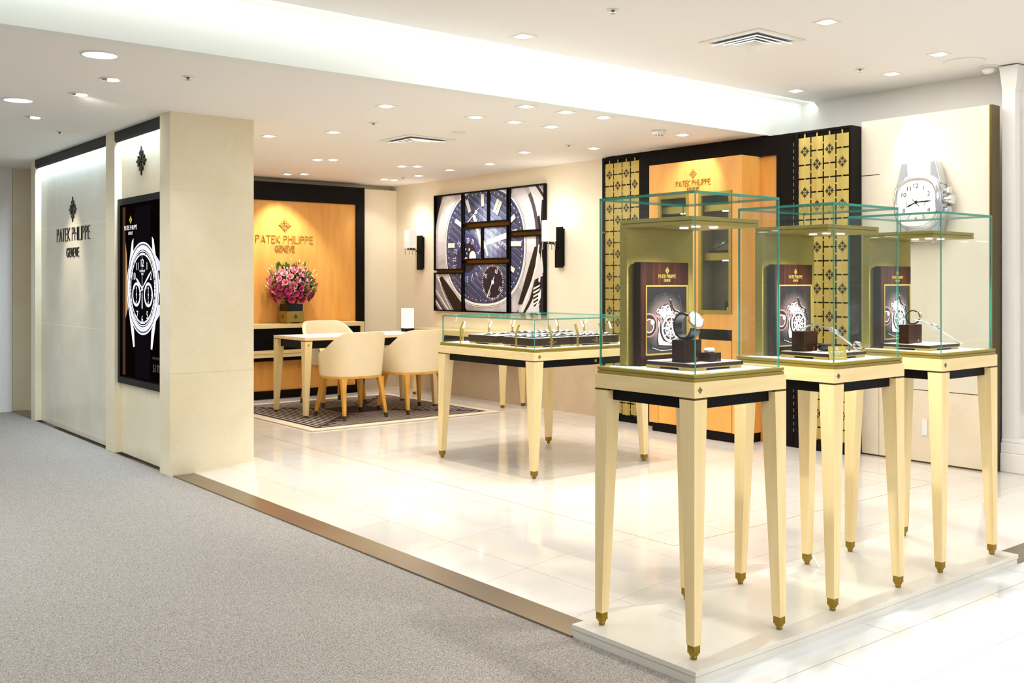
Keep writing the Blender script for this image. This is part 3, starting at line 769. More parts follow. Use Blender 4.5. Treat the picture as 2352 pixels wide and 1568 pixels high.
def lattice(ya, yb, z0, z1, par, seam=False):
    """four columns of brass tiles, tall tiles carry the cut-out crest"""
    cw = (yb - ya) / 4; u = .1062; g = .0115; m = MB(); e = MB()
    pl = plane((FX + .006, yb, 0), (0, -1, 0), (0, 0, 1))
    for c in range(4):
        a0, a1 = c * cw + g / 2, (c + 1) * cw - g / 2
        if c == 0: a0 = 0
        if c == 3: a1 = 4 * cw
        top = z1 - .03; seq = (2, 1) if c % 2 == 0 else (1, 2); k = 0
        mid = (c + .5) * cw
        raised(m, [(mid - .006, top), (mid + .006, top), (mid + .006, z1), (mid - .006, z1)], pl, .003)
        while top > z0 + .04:
            h = seq[k % 2] * u; bot = max(top - h, z0 + .03)
            b_ = bot + g / 2 if bot > z0 + .031 else bot
            raised(m, [(a0, b_), (a1, b_), (a1, top - g / 2 if k else top), (a0, top - g / 2 if k else top)], pl, .003)
            if seq[k % 2] == 2 and h <= top - bot + 1e-6:
                for e_, P in enumerate(EMBLEM): raised(m, [(mid + x * .043, (top + bot) / 2 + y * .047) for x, y in P], (pl[0] + pl[3] * .003, pl[1], pl[2], pl[3]), .0006 + .00004 * (e_ % 7), 1)
            raised(m, [(mid - .005, bot - g / 2), (mid + .005, bot - g / 2), (mid + .005, bot + g / 2), (mid - .005, bot + g / 2)], pl, .003)
            for j in range(seq[k % 2]):                                    # bridges across the vertical slots
                zz = top - (j + .5) * u
                if zz < z0 + .04: continue
                raised(m, [(a1 - .001, zz - .006), (a1 + g + .001 if c < 3 else a1 + .012, zz - .006), (a1 + g + .001 if c < 3 else a1 + .012, zz + .006), (a1 - .001, zz + .006)], pl, .003)
                if c == 0: raised(m, [(-.012, zz - .006), (.001, zz - .006), (.001, zz + .006), (-.012, zz + .006)], pl, .003)
            top = bot; k += 1
    if seam:
        z = .12
        while z < 2.4: m.box(FX - .0008, 4.7905, z, FX + .004, 4.7935, z + .03); z += .052
    obj('lattice_panel', m, ['brass_light', 'ink'], par)
lattice(4.307, 4.747, .062, 2.443, t, True)
lattice(6.462, 6.900, .036, 2.30 + .135, t)
# header over the left lattice is cut back: the lattice runs to the top there
# central bay
BX = 6.51
m = MB()
ZB, ZT, W0, W1 = .076, 2.309, 1.035, 2.035
m.box(BX, 5.133, ZB, 6.76, 5.150, ZT).box(BX, 6.118, ZB, 6.76, 6.135, ZT).box(BX, 5.15, ZT - .02, 6.76, 6.118, ZT).box(6.742, 5.15, ZB, 6.76, 6.118, ZT)
m.box(BX, 5.15, W1, BX + .02, 6.118, ZT - .02)
m.box(BX, 5.15, W0, BX + .02, 5.228, W1).box(BX, 5.575, W0, BX + .02, 5.684, W1).box(BX, 6.034, W0, BX + .02, 6.118, W1)
m.box(BX, 5.15, .908, BX + .02, 6.118, W0).box(BX, 5.15, ZB, BX + .02, 5.2285, .908).box(BX, 5.578, ZB, BX + .02, 5.6335, .908).box(BX, 6.034, ZB, BX + .02, 6.118, .908)
m.box(BX, 5.6365, ZB, BX + .02, 5.681, .908)
obj('bay_body', m, 'amber_wood', t)
obj('plinth', MB().box(BX + .012, 5.143, 0, 6.76, 6.11, ZB), 'dark_wood', t)
inn = MB().box(6.735, 5.2, 1.0, 6.741, 6.06, 2.07).box(BX + .02, 5.60, 1.0, 6.735, 5.66, 2.07).box(BX + .02, 5.19, 1.0, 6.735, 5.20, 2.07).box(BX + .02, 6.06, 1.0, 6.735, 6.07, 2.07).box(BX + .02, 5.2, .99, 6.735, 6.06, 1.0).box(BX + .02, 5.2, 2.07, 6.735, 6.06, 2.08)
obj('interior', inn, 'cabinet_inside', t)
for (ya, yb) in ((5.232, 5.575), (5.684, 6.030)):
    lo = MB().box(BX - .001, ya + .003, ZB + .003, BX + .018, yb - .003, .82)
    d = obj('lower_door', lo, 'amber_wood', t, bevel=.001)
    obj('drawer', MB().box(BX - .001, ya + .003, .824, BX + .018, yb - .003, .906), 'dark_wood', t)
    d = obj('glass_door', MB().box(BX - .006, ya, W0, BX + .016, ya + .03, W1).box(BX - .006, yb - .03, W0, BX + .016, yb, W1).box(BX - .006, ya + .03, W0, BX + .016, yb - .03, W0 + .03).box(BX - .006, ya + .03, W1 - .03, BX + .016, yb - .03, W1), 'brass', t, bevel=.0015)
    obj('pane', MB().box(BX + .002, ya + .03, W0 + .03, BX + .007, yb - .03, W1 - .03), 'case_glass', d)
    obj('latch', MB().box(BX - .012, yb - .05, W0 - .006, BX + .002, yb - .02, W0), 'gold', d)
    k = MB(); cyl(k, (BX - .006, yb - .03, .958), (BX + .001, yb - .03, .958), .009, 16); obj('keyhole', k, 'brass_dark', t)
    for zs in (1.474, 1.88):
        s = obj('shelf', MB().box(BX + .05, ya - .02 + (.0 if zs > 1.5 else 0), zs, 6.735, yb + .02, zs + .062), 'brass', t)
        obj('shelf_light', MB().box(BX + .07, (ya + yb) / 2 - .10, zs - .006, BX + .09, (ya + yb) / 2 - .02, zs), 'led_spot', s)
SB = plane((BX, 5.637, 0), (0, -1, 0), (0, 0, 1))
obj('emblem', emblem_mb(SB, 0, 2.198, .042, .008), 'letter_gold', t)
obj('lettering', lettering_mb(SB, 'PATEK PHILIPPE', 0, 2.124, .044, .37, .008, .10), 'letter_gold', t)
obj('lettering', lettering_mb(SB, 'GENEVE', 0, 2.070, .032, .125, .008, .12), 'letter_gold', t)

def window_items():
    zf = 1.001
    t = thing('display_block', 'dark walnut stand in the lower right window of the amber cabinet', 'display stand', (6.60, 5.33, zf))
    obj('base', MB().box(6.55, 5.265, zf, 6.69, 5.48, zf + .058), 'walnut', t); obj('block', MB().box(6.58, 5.29, zf + .058, 6.65, 5.36, zf + .135), 'walnut', t)
    t = thing('display_block', 'dark wood tray on the brass shelf in the right window of the amber cabinet', 'display stand', (6.62, 5.38, 1.537))
    obj('base', MB().box(6.55, 5.25, 1.537, 6.69, 5.50, 1.556), 'walnut', t)
    single('price_card', MB().box(6.548, 5.27, zf + .0585, 6.552, 5.315, zf + .088), 'gold', 'tiny gold card by the watch in the lower right cabinet window', 'card')
    ring_watch('chrome', 'silver bracelet watch standing in the lower right cabinet window', (6.615, 5.325, zf + .136), -PI * .75, .034, .032, 'chrome_soft', tilt=-.1, small=True)
    arc_watch('slanted silver watch on the brass shelf in the right cabinet window', (6.60, 5.40, 1.5565), PI / 2 + .2, [(.09 - .17 * q_ / 15, .002 + .085 * q_ / 15) for q_ in range(16)][::-1], .022, 'strap_black', 'chrome', .42, cr=.019)

# ================================================================== BACK CABINET and credenza
t = thing('reception_wall_unit', 'dark framed amber wood wall unit with gold crest and lettering behind the desk', 'wall unit', (5.25, 10.6, 0))
obj('frame', MB().box(4.22, 10.56, 2.213, 6.28, 10.658, 2.418).box(6.167, 10.56, .0, 6.28, 10.658, 2.213).box(4.22, 10.56, 0, 4.335, 10.658, 2.213), 'dark_wood', t, bevel=.002)
obj('panel', MB().box(4.335, 10.585, .0, 6.167, 10.658, 2.213), 'amber_wood', t)
SN = plane((5.247, 10.585, 0), (1, 0, 0), (0, 0, 1))
obj('emblem', emblem_mb(SN, 0, 1.938, .076, .012), 'letter_gold', t)
obj('lettering', lettering_mb(SN, 'PATEK PHILIPPE', 0, 1.778, .078, .70, .010, .085), 'letter_gold', t)
obj('lettering', lettering_mb(SN, 'GENEVE', 0, 1.674, .062, .235, .012, .13), 'letter_gold', t)
t = thing('credenza', 'low credenza with pale maple top and black drawer front under the lettered amber wall', 'credenza', (5.2, 10.4, 0))
obj('top', MB().box(4.22, 10.30, .784, 6.12, 10.55, .832), 'maple_flat', t, bevel=.002)
obj('side_panel', MB().box(6.076, 10.30, .465, 6.12, 10.55, .784), 'maple', t)
obj('side_panel', MB().box(4.22, 10.30, .465, 4.264, 10.55, .784), 'maple', t)
obj('drawer_front', MB().box(4.264, 10.325, .543, 6.076, 10.55, .784), 'black_lacquer', t)
obj('shelf', MB().box(4.264, 10.30, .505, 6.076, 10.55, .543).box(4.264, 10.302, .465, 6.076, 10.55, .502), 'maple_flat', t)
obj('lower_band', MB().box(4.22, 10.33, .423, 6.12, 10.55, .465), 'dark_wood', t)
obj('door', MB().box(4.26, 10.42, .09, 6.07, 10.55, .423), 'amber_wood', t)
obj('plinth', MB().box(4.22, 10.40, 0, 6.15, 10.55, .09), 'dark_wood', t)

# ================================================================== RUG
t = thing('rug', 'square rug with concentric dark and cream stripes and a beige border under the desk', 'rug', (5.2, 8.95, 0))
def rugsq(h, k): return h
rx0, rx1, ry0, ry1 = 4.17, 6.25, 7.895, 10.0
obj('border', MB().box(rx0, ry0, .001, rx1, ry1, .012), 'rug_border', t, bevel=.004)
A = Art(); w_, h_ = rx1 - rx0, ry1 - ry0
A.rect(.10, .10, w_ - .10, h_ - .10, 'rug_dark').up()
i = 0; e = .145
while e < .80:
    s0, s1 = e, e + .016; c0 = (.0, .05, .10)[i % 3]
    A.rect(s0, s0 + .03, s1, h_ - s0 - .03 - c0, 'rug_light').rect(w_ - s1, s0 + .03 + c0, w_ - s0, h_ - s0 - .03, 'rug_light')
    A.rect(s0 + .03 + c0, s0, w_ - s0 - .03, s1, 'rug_light').rect(s0 + .03, h_ - s1, w_ - s0 - .03 - c0, h_ - s0, 'rug_light')
    e += .052; i += 1
A.build('pile', plane((rx0, ry0, .0125), (1, 0, 0), (0, 1, 0)), t, eps=.0004)

# ================================================================== tapered legs, tables
def leg_mb(x, y, sx, sy, z0, z1, wt, wb):
    """square leg: outer corner (x,y) vertical, inner faces taper; sx,sy point inwards"""
    P = lambda w, z: [(x, y, z), (x + sx * w, y, z), (x + sx * w, y + sy * w, z), (x, y + sy * w, z)]
    a, b = P(wb, z0), P(wt, z1)
    if sx * sy < 0: a = [a[0], a[3], a[2], a[1]]; b = [b[0], b[3], b[2], b[1]]
    return MB().hexa(a, b)
def foot_parts(par, x, y, sx, sy, w):
    x += sx * .003; y += sy * .003; w -= .006
    m = MB(); xs = sorted((x, x + sx * w)); ys = sorted((y, y + sy * w))
    m.box(xs[0], ys[0], .022, xs[1], ys[1], .05).box(xs[0] + .004, ys[0] + .004, .014, xs[1] - .004, ys[1] - .004, .022)
    m.lathe([(.010, 0), (.012, .004), (.012, .014)], 16, (xs[0] + xs[1]) / 2, (ys[0] + ys[1]) / 2)
    return obj('foot', m, 'foot_brass', par, world=False)
def table_legs(root, x0, y0, x1, y1, ztop, wt, wb):
    for (x, y, sx, sy) in ((x0, y0, 1, 1), (x1, y0, -1, 1), (x0, y1, 1, -1), (x1, y1, -1, -1)):
        l = obj('leg', leg_mb(x, y, sx, sy, .05, ztop, wt, wb), 'maple', root, bevel=.0012, world=False)
        foot_parts(l, x, y, sx, sy, wb)
        xs = sorted((x + sx * .0005, x + sx * wt)); ys = sorted((y + sy * .0005, y + sy * wt))
        obj('collar', MB().box(xs[0], ys[0], ztop, xs[1], ys[1], ztop + .006), 'brass_dark', l, world=False)

def pane_box(root, x0, y0, z0, x1, y1, z1, th=.006):
    """five panes with green cut edges"""
    def pane(a, thin):
        m = MB().box(*a)
        order = {'z': (0, 1), 'y': (2, 4), 'x': (3, 5)}[thin]
        for k in range(6): m.m[k] = 0 if k in order else 1
        obj('glass_pane', m, ['case_glass', 'glass_edge'], root, world=False, recalc=True)
    pane((x0, y0, z1 - th, x1, y1, z1 + .003), 'z')
    pane((x0 + th, y0, z0, x1 - th, y0 + th, z1 - th), 'y'); pane((x0 + th, y1 - th, z0, x1 - th, y1, z1 - th), 'y')
    pane((x0, y0, z0, x0 + th, y1, z1 - th), 'x'); pane((x1 - th, y0, z0, x1, y1, z1 - th), 'x')

# ---------------------------------------------------------------- tall display cases (one built, two copied)
CW, CD = .518, .490
def make_case(label):
    r = thing('display_case', label, 'display case', (0, 0, 0), group='tall glass display cases on the marble platform')
    table_legs(r, .0, .0, CW, CD, .892, .068, .037)
    obj('table_frame', MB().box(0, 0, .8985, CW, CD, .953), 'maple_flat', r, bevel=.0015, world=False)
    obj('apron', MB().box(.030, .030, .856, CW - .030, CD - .030, .8985), 'black_lacquer', r, world=False)
    m = MB().box(.006, .006, .953, CW - .006, CD - .006, .9645).box(.010, .010, .9645, CW - .010, CD - .010, .9675).box(.006, .006, .9675, CW - .006, .03, .979)
    m.box(.006, CD - .03, .9675, CW - .006, CD - .006, .979).box(.006, .03, .9675, .03, CD - .03, .979).box(CW - .03, .03, .9675, CW - .006, CD - .03, .979)
    obj('brass_base', m, 'brass', r, bevel=.0008, world=False)
    obj('floor_pad', MB().box(.03, .03, .9675, CW - .03, CD - .03, .9775), 'white_top', r, world=False)
    pane_box(r, .020, .016, .9795, CW - .020, CD - .004, 1.611, .007)
    # brass hood: back panel and canopy in two leaves
    obj('back_panel', MB().box(.10, .420, .9785, CW - .04, .458, 1.503), 'brass', r, bevel=.001, world=False)
    obj('canopy', MB().box(.10, .095, 1.503, CW - .04, .458, 1.5165).box(.104, .099, 1.5165, CW - .044, .454, 1.519).box(.10, .095, 1.519, CW - .04, .458, 1.5335), 'brass', r, bevel=.0008, world=False)
    for (x, y) in ((.254, .27), (.219, .182), (.306, .17)):
        m = MB().lathe([(.016, 1.4995), (.016, 1.5025)], 20, x, y); obj('spot_light', m, 'led_spot', r, world=False)
    E_ = plane((0, -.0006, 0), (1, 0, 0), (0, 0, 1))
    obj('emblem', emblem_mb(E_, .030, .926, .0125, .0008), 'etch', r, world=False)
    return r
case1 = make_case('tall glass display case nearest the platform corner, leftmost of the three')
case2 = copy_tree(case1, (3.493, 2.303, 0), label='middle one of the three tall glass display cases on the platform')
case3 = copy_tree(case1, (4.324, 2.303, 0), label='tall glass display case farthest right, in front of the giant wall watch')
case1.location = (2.666, 2.303, 0)
CASES = [(2.666, 2.303), (3.493, 2.303), (4.324, 2.303)]
for (x, y), nm in zip(CASES, 'abc'):
    l = bpy.data.lights.new('case_spot', 'SPOT'); l.energy = 40; l.spot_size = math.radians(130); l.spot_blend = .6; l.shadow_soft_size = .02; l.color = (1, .98, .94)
    o = bpy.data.objects.new('case_spot', l); o.location = (x + .24, y + .14, 1.495); o.rotation_euler = (math.radians(8), 0, 0); COL.objects.link(o)

# ---------------------------------------------------------------- plaques
def movement(a, ox, oy, k):
    """the photographed watch movement: bridges, wheels and screws"""
    P = lambda pts: [(ox + u * k, oy + v * k) for u, v in pts]
    D = lambda u, v, r, c, n=24: a.disc(ox + u * k, oy + v * k, r * k, c, n)
    for i in range(7): a.disc(ox + .46 * k, oy + .50 * k, (.52 - i * .042) * k, 'p_tone%d' % i, 40, (.50 - i * .045) * k); a.up()
    for (u, v, r) in ((.66, .84, .17), (.34, .90, .13)): a.ring(ox + u * k, oy + v * k, (r - .008) * k, r * k, 'p_tone3', 28, 2.6, 7.2)
    a.up()
    # left barrel
    D(.06, .47, .20, 'p_tone6', 32); a.up(); D(.05, .47, .175, 'p_dark', 32); a.up(); D(.06, .46, .13, 'p_brown'); a.up(); a.ring(ox + .06 * k, oy + .46 * k, .10 * k, .115 * k, 'p_silver', 24); D(.14, .52, .045, 'p_white', 16); a.up()
    # silver bridges
    a.poly(P([(.26, .66), (.30, .74), (.40, .80), (.50, .82), (.58, .78), (.62, .70), (.72, .63), (.80, .58), (.76, .48), (.60, .44), (.46, .44), (.40, .52), (.36, .60)]), 'p_dark').up()
    a.poly(P([(.28, .66), (.32, .73), (.41, .78), (.50, .80), (.56, .76), (.60, .68), (.70, .61), (.77, .57), (.74, .49), (.60, .46), (.46, .46), (.42, .53), (.38, .60)]), 'p_silver').up()
    a.poly(P([(.24, .60), (.30, .56), (.34, .46), (.34, .36), (.40, .26), (.44, .20), (.62, .17), (.64, .10), (.26, .12), (.24, .22), (.27, .36), (.26, .48)]), 'p_dark').up()
    a.poly(P([(.26, .58), (.31, .50), (.30, .38), (.34, .28), (.40, .20), (.60, .15), (.60, .12), (.29, .14), (.27, .24), (.29, .38)]), 'p_white').up()
    a.poly(P([(.62, .20), (.76, .22), (.84, .34), (.80, .30), (.70, .15), (.62, .15)]), 'p_silver').up()
    # big wheel
    D(.58, .40, .235, 'p_dark', 36).up(); a.ring(ox + .58 * k, oy + .40 * k, .185 * k, .225 * k, 'p_silver', 40); D(.58, .40, .16, 'p_brown', 30); a.up()
    for i in range(8):
        an = PI / 4 * i + .3; D(.58 + .105 * math.cos(an), .40 + .105 * math.sin(an), .036, 'p_silver', 12)
        a.line((ox + .58 * k, oy + .40 * k), (ox + (.58 + .19 * math.cos(an + .39)) * k, oy + (.40 + .19 * math.sin(an + .39)) * k), .022 * k, 'p_white')
    a.up()
    for i in range(8):
        an = PI / 4 * i + .3; D(.58 + .105 * math.cos(an), .40 + .105 * math.sin(an), .019, 'p_dark', 10)
    D(.58, .40, .05, 'p_silver', 16); a.up(); D(.58, .40, .024, 'p_dark', 12)
    for (u, v, r) in ((.27, .70, .050), (.38, .75, .042), (.50, .76, .055), (.34, .60, .030), (.47, .62, .034), (.71, .64, .055), (.70, .22, .036), (.56, .155, .026), (.78, .47, .03), (.62, .68, .026)):
        D(u, v, r, 'p_dark', 18); a.up(); D(u, v, r * .82, 'p_white', 16); a.up(); D(u, v, r * .60, 'p_mid', 14); a.up(); a.line((ox + (u - r * .5) * k, oy + (v - r * .3) * k), (ox + (u + r * .5) * k, oy + (v + r * .3) * k), r * .3 * k, 'p_dark'); a.z -= 3
    a.up(4)
    for (w_, c_, o_) in ((.030, 'p_dark', 0), (.008, 'p_white', .018)):
        a.path(P([(.56, .88 + o_), (.62, .76 + o_), (.68, .70 + o_), (.78, .67 + o_), (.84, .58 + o_), (.86, .46 + o_)]), w_ * k, c_)
        a.path(P([(.12, .12 - o_), (.34, .06 - o_), (.62, .07 - o_), (.90, .18 - o_)]), w_ * k, c_)
for i in range(7): mat('p_tone%d' % i, tuple(26 + (c - 26) * i / 6 for c in (128, 98, 96)), .35)
mat('p_brown', (78, 58, 56), .35); mat('p_mid', (142, 116, 112), .35); mat('p_silver', (204, 200, 204), .3); mat('p_white', (240, 238, 240), .3); mat('p_dark', (26, 19, 20), .3); mat('p_black', (20, 15, 17), .3)
def make_plaque():
    r = thing('counter_plaque', '', 'display plaque', (0, 0, 0), group='walnut plaques standing in the tall cases')
    obj('board', MB().box(0, 0, .003, .272, .034, .396), 'walnut', r, bevel=.002, world=False)
    pl = plane((0, -.0006, 0), (1, 0, 0), (0, 0, 1))
    x0, x1, z0, z1, w = .026, .264, .040, .308, .006
    m = MB().box(x0, -.003, z0, x0 + w, 0, z1).box(x1 - w, -.003, z0, x1, 0, z1).box(x0 + w, -.003, z0, x1 - w, 0, z0 + w).box(x0 + w, -.003, z1 - w, x1 - w, 0, z1)
    obj('picture_frame', m, 'gold', r, world=False)
    a = Art(); a.rect(x0 + w, z0 + w, x1 - w, z1 - w, 'p_black').up(); movement(a, x0 + w, z0 + w, .232)
    o = a.build('picture', pl, None, rect=(x0 + w, z0 + w, x1 - w, z1 - w), eps=.0001); o.parent = r
    obj('emblem', emblem_mb(pl, .147, .372 - .008, .015, .001, .012), 'gold_line', r, world=False)
    obj('lettering', lettering_mb(pl, 'PATEK PHILIPPE', .147, .345 - .003, .012, .098, .001, .15), 'gold_line', r, world=False)
    obj('lettering', lettering_mb(pl, 'GENEVE', .147, .326, .008, .036, .001, .18), 'gold_line', r, world=False)
    return r
def make_tray():
    r = thing('display_tray', '', 'tray', (0, 0, 0), group='walnut trays in the tall cases')
    obj('board', MB().box(0, 0, .012, .280, .24, .0245), 'walnut', r, bevel=.0015, world=False)
    obj('top_pad', MB().box(.006, .006, .0245, .274, .234, .0262), 'white_top', r, world=False)
    m = MB()
    for (x, y) in ((.004, .004), (.206, .004), (.004, .166), (.206, .166)): m.box(x, y, 0, x + .07, y + .07, .008)
    m.box(.004, .004, .008, .276, .236, .012); obj('brass_feet', m, 'brass_light', r, world=False)
    return r
def ring_watch(mb_case, label, loc, rz, R, w, strap, tilt=0.0, group=None, small=False):
    """a watch closed into a ring, dial on top-front"""
    r = thing('wristwatch', label, 'watch', loc, rz, group=group)
    m = MB(); n = 40; prof = []
    for i in range(n + 1):
        a = math.radians(35 + 290 * i / n)
        prof.append((R * math.cos(a), R * math.sin(a)))
    vs = []; fs = []; th = R * .16
    for k, (px_, pz) in enumerate(prof):
        l = math.hypot(px_, pz); nx, nz = px_ / l, pz / l
        ww = w / 2 * (1 - .25 * math.sin(PI * k / n))
        for (dy, dr) in ((-ww, 0), (ww, 0), (ww, -th), (-ww, -th)): vs.append((px_ + nx * dr, dy, pz + nz * dr))
    for k in range(n):
        for j in range(4): fs.append((k * 4 + j, k * 4 + (j + 1) % 4, (k + 1) * 4 + (j + 1) % 4, (k + 1) * 4 + j))
    m.add(vs, fs, 0, False)
    T = Matrix.Rotation(tilt, 4, 'Y')
    up = Matrix.Translation((0, 0, R))
    m.xf(up @ T); obj('strap', m, strap, r, world=False)
    c = MB().lathe([(w * .62, -.004), (w * .70, 0), (w * .70, .004), (w * .60, .0075)], 28)
    c.box(w * .68, -.003, -.001, w * .84, .003, .005)
    d = MB().lathe([(w * .58, .0076), (w * .58, .0082)], 28)
    P_ = up @ T @ Matrix.Translation((R * .97, 0, 0)) @ Matrix.Rotation(PI / 2, 4, 'Y') @ Matrix.Rotation(PI / 2, 4, 'Z')
    c.xf(P_); d.xf(P_)
    co = obj('case', c, mb_case, r, world=False)
    do = obj('dial', d, 'pearl', co, world=False)
    a = Art(); a.ticks(0, 0, w * .42, w * .54, 12, w * .05, 'ink'); a.line((0, 0), (w * .05, w * .36), w * .04, 'ink').line((0, 0), (w * .26, -w * .05), w * .05, 'ink')
    if not small: a.ring(-w * .22, -w * .12, w * .12, w * .14, 'ink', 16).ring(w * .22, -w * .12, w * .12, w * .14, 'ink', 16)
    tmp = a.build('hands', (Vector((0, 0, .0083)), Vector((1, 0, 0)), Vector((0, 1, 0)), Vector((0, 0, 1))), None, eps=.0001)
    tmp.data.transform(P_); tmp.parent = co
    return r
def arc_watch(label, loc, rz, path, w, strap, case, pos, group=None, cr=.019):
    """open watch draped along a curve (x forward, z up); pos = fraction where the case sits"""
    r = thing('wristwatch', label, 'watch', loc, rz, group=group)
    n = len(path); m = MB(); vs = []; fs = []
    for k, (x, z) in enumerate(path):
        ww = w / 2 * (.72 + .28 * math.exp(-((k / (n - 1) - pos) / .25) ** 2))
        vs += [(x, -ww, z), (x, ww, z), (x, ww, z - .0045), (x, -ww, z - .0045)]
    for k in range(n - 1):
        for j in range(4): fs.append((k * 4 + j, k * 4 + (j + 1) % 4, (k + 1) * 4 + (j + 1) % 4, (k + 1) * 4 + j))
    fs += [(0, 1, 2, 3), tuple(4 * (n - 1) + j for j in (3, 2, 1, 0))]
    m.add(vs, fs, 0, False); obj('strap', m, strap, r, world=False)
    k = int(pos * (n - 1)); a = math.atan2(path[k + 1][1] - path[k - 1][1], path[k + 1][0] - path[k - 1][0])
    T = Matrix.Translation((path[k][0], 0, path[k][1])) @ Matrix.Rotation(-a, 4, 'Y')
    c = MB().lathe([(cr * .9, -.004), (cr, 0), (cr, .005), (cr * .86, .008)], 24).box(-.003, -cr * 1.15, -.001, .003, -cr * .9, .005)
    for sx in (-1, 1):
        for sy in (-1, 1): c.box(sx * cr * .7, sy * w * .36, -.003, sx * cr * 1.3, sy * w * .5, .003)
    c.xf(T); co = obj('case', c, case, r, world=False)
    d = MB().lathe([(cr * .82, .0081), (cr * .82, .0086)], 24).xf(T); obj('dial', d, 'pearl', co, world=False)
    return r
pq = make_plaque(); tr = make_tray()
names = ['in the case nearest the platform corner', 'in the middle tall case', 'in the right-hand tall case']
for k, (x, y) in enumerate(CASES):
    lp = (x + .128, y + .375, .9775); lt = (x + .122, y + (.125 if k == 2 else .108), .9775)
    if k == 0: pq.location = lp; pq['label'] = 'walnut plaque with gold framed movement picture ' + names[0]; tr.location = lt; tr['label'] = 'white-topped walnut tray on brass feet ' + names[0]
    else: copy_tree(pq, lp, label='walnut plaque with gold framed movement picture ' + names[k]); copy_tree(tr, lt, label='white-topped walnut tray on brass feet ' + names[k])
TZ = .9775 + .0263
def block(x0, y0, w, d, h, label, z=TZ, em=True):
    t = thing('display_block', label, 'display stand', (x0 + w / 2, y0 + d / 2, z))
    obj('body', MB().box(x0, y0, z, x0 + w, y0 + d, z + h * .30).box(x0 + .001, y0 + .001, z + h * .30, x0 + w - .001, y0 + d - .001, z + h * .33).box(x0, y0, z + h * .33, x0 + w, y0 + d, z + h), 'walnut', t, bevel=.001)
    if em: obj('emblem', emblem_mb(plane((x0, y0 - .0005, 0), (1, 0, 0), (0, 0, 1)), w * .72, z + h * .13 + .002, min(.007, h * .12), .0005), 'gold_line', t)
    return t
x, y = CASES[0]
block(x + .142, y + .170, .095, .060, .082, 'walnut block carrying the ring-closed watch in the nearest case')
ring_watch('rosegold', 'large ring-closed black strap watch upright on walnut block in nearest case', (x + .188, y + .200, TZ + .0825), -1.62, .050, .050, 'strap_black', tilt=-.45)
block(x + .236, y + .130, .064, .055, .033, 'small square walnut box under the white ring cushion in the nearest case')
t = thing('jewel_ring', 'sparkling white jewelled piece on the small walnut box in the nearest case', 'jewellery', (x + .268, y + .157, TZ + .0335))
m = MB()
for i in range(14):
    a_ = 2 * PI * i / 14; rr = .009 + .002 * (i % 3)
    m.lathe([(.001, 0), (.0065, .004), (.0065, .010), (.002, .017)], 6, x + .268 + rr * math.cos(a_) * 1.3, y + .157 + rr * math.sin(a_), 0, False, True, a_)
m.v = [(v[0], v[1], v[2] + TZ + .0335) for v in m.v]
m.box(x + .264, y + .153, TZ + .0335, x + .272, y + .161, TZ + .0455)
obj('stones', m, 'pearl', t)
x, y = CASES[1]
block(x + .150, y + .245, .10, .06, .085, 'tall walnut block behind the curved watch in the middle case')
arc1 = [(-.11 + .24 * s, .118 * (1 - max(0, s - .18) ** 1.7 * 1.28) - .02 * max(0, .2 - s) * 5) for s in [i / 24 for i in range(25)]]
arc_watch('long curved watch draped off a walnut block in the middle case', (x + .235, y + .19, TZ - .0), -.62, [(a_, max(b_, .006)) for a_, b_ in arc1], .032, 'chrome_soft', 'chrome', .62, cr=.023)
t = thing('watch_cushion', 'black oval cushion lying on the tray in the middle case', 'cushion', (x + .27, y + .20, TZ))
m = MB()
for k in range(12):
    pass
pr = [(.001, 0), (.9, .004), (1, .014), (.92, .024), (.6, .031), (.001, .033)]
m.lathe(pr, 24); m.v = [(x + .27 + v[0] * .048, y + .215 + v[1] * .03, TZ + v[2]) for v in m.v]
obj('body', m, 'strap_black', t)
arc_watch('pale gold dress watch lying at the right of the middle case tray', (x + .362, y + .125, TZ), -.2, [(-.05 + .1 * s, .006 + .026 * math.sin(PI * min(1, s * 1.1)) ** 1) for s in [i / 14 for i in range(15)]], .016, 'rosegold', 'chrome', .5, cr=.014)
t = thing('price_card', 'small olive brass card with crest and lettering at the glass corner of the middle case', 'card', (x + .15, y + .085, .978))
T_ = Matrix.Translation((x + .145, y + .075, .979)) @ Matrix.Rotation(-.55, 4, 'Z') @ Matrix.Rotation(math.radians(-18), 4, 'X')
def onT(v): return T_ @ Vector(v)
m = MB().box(-.038, -.001, .0, .038, .001, .058).xf(T_); obj('plate', m, 'brass', t)
pc = (onT((0, -.0016, 0)), T_.to_3x3() @ Vector((1, 0, 0)), T_.to_3x3() @ Vector((0, 0, 1)), T_.to_3x3() @ Vector((0, -1, 0)))
a = Art(); a.emblem(0, .047, .006, 'p_white'); a.text('PATEK PHILIPPE', 0, .034, .006, 'p_white', width=.052); a.text('GENEVE', 0, .025, .0042, 'p_white', width=.02); a.text('Authorized Retailer', 0, .011, .0055, 'p_white', width=.05)
a.build('lettering', pc, t)
x, y = CASES[2]
block(x + .160, y + .250, .12, .05, .090, 'walnut block behind the ring-closed watch in the right-hand case')
ring_watch('rosegold', 'ring-closed black strap watch standing on the block in the right-hand case', (x + .240, y + .275, TZ + .0905), -.95, .034, .024, 'strap_black', tilt=-.35)
arc2 = [(-.10 + .25 * s, max(.005, .115 - .118 * max(0, s - .1) ** 1.25 * 1.14)) for s in [i / 24 for i in range(25)]]
arc_watch('long pale strap watch sloping down to the tray in the right-hand case', (x + .245, y + .175, TZ), -.50, arc2, .028, 'pearl', 'chrome_soft', .45, cr=.021)

window_items()
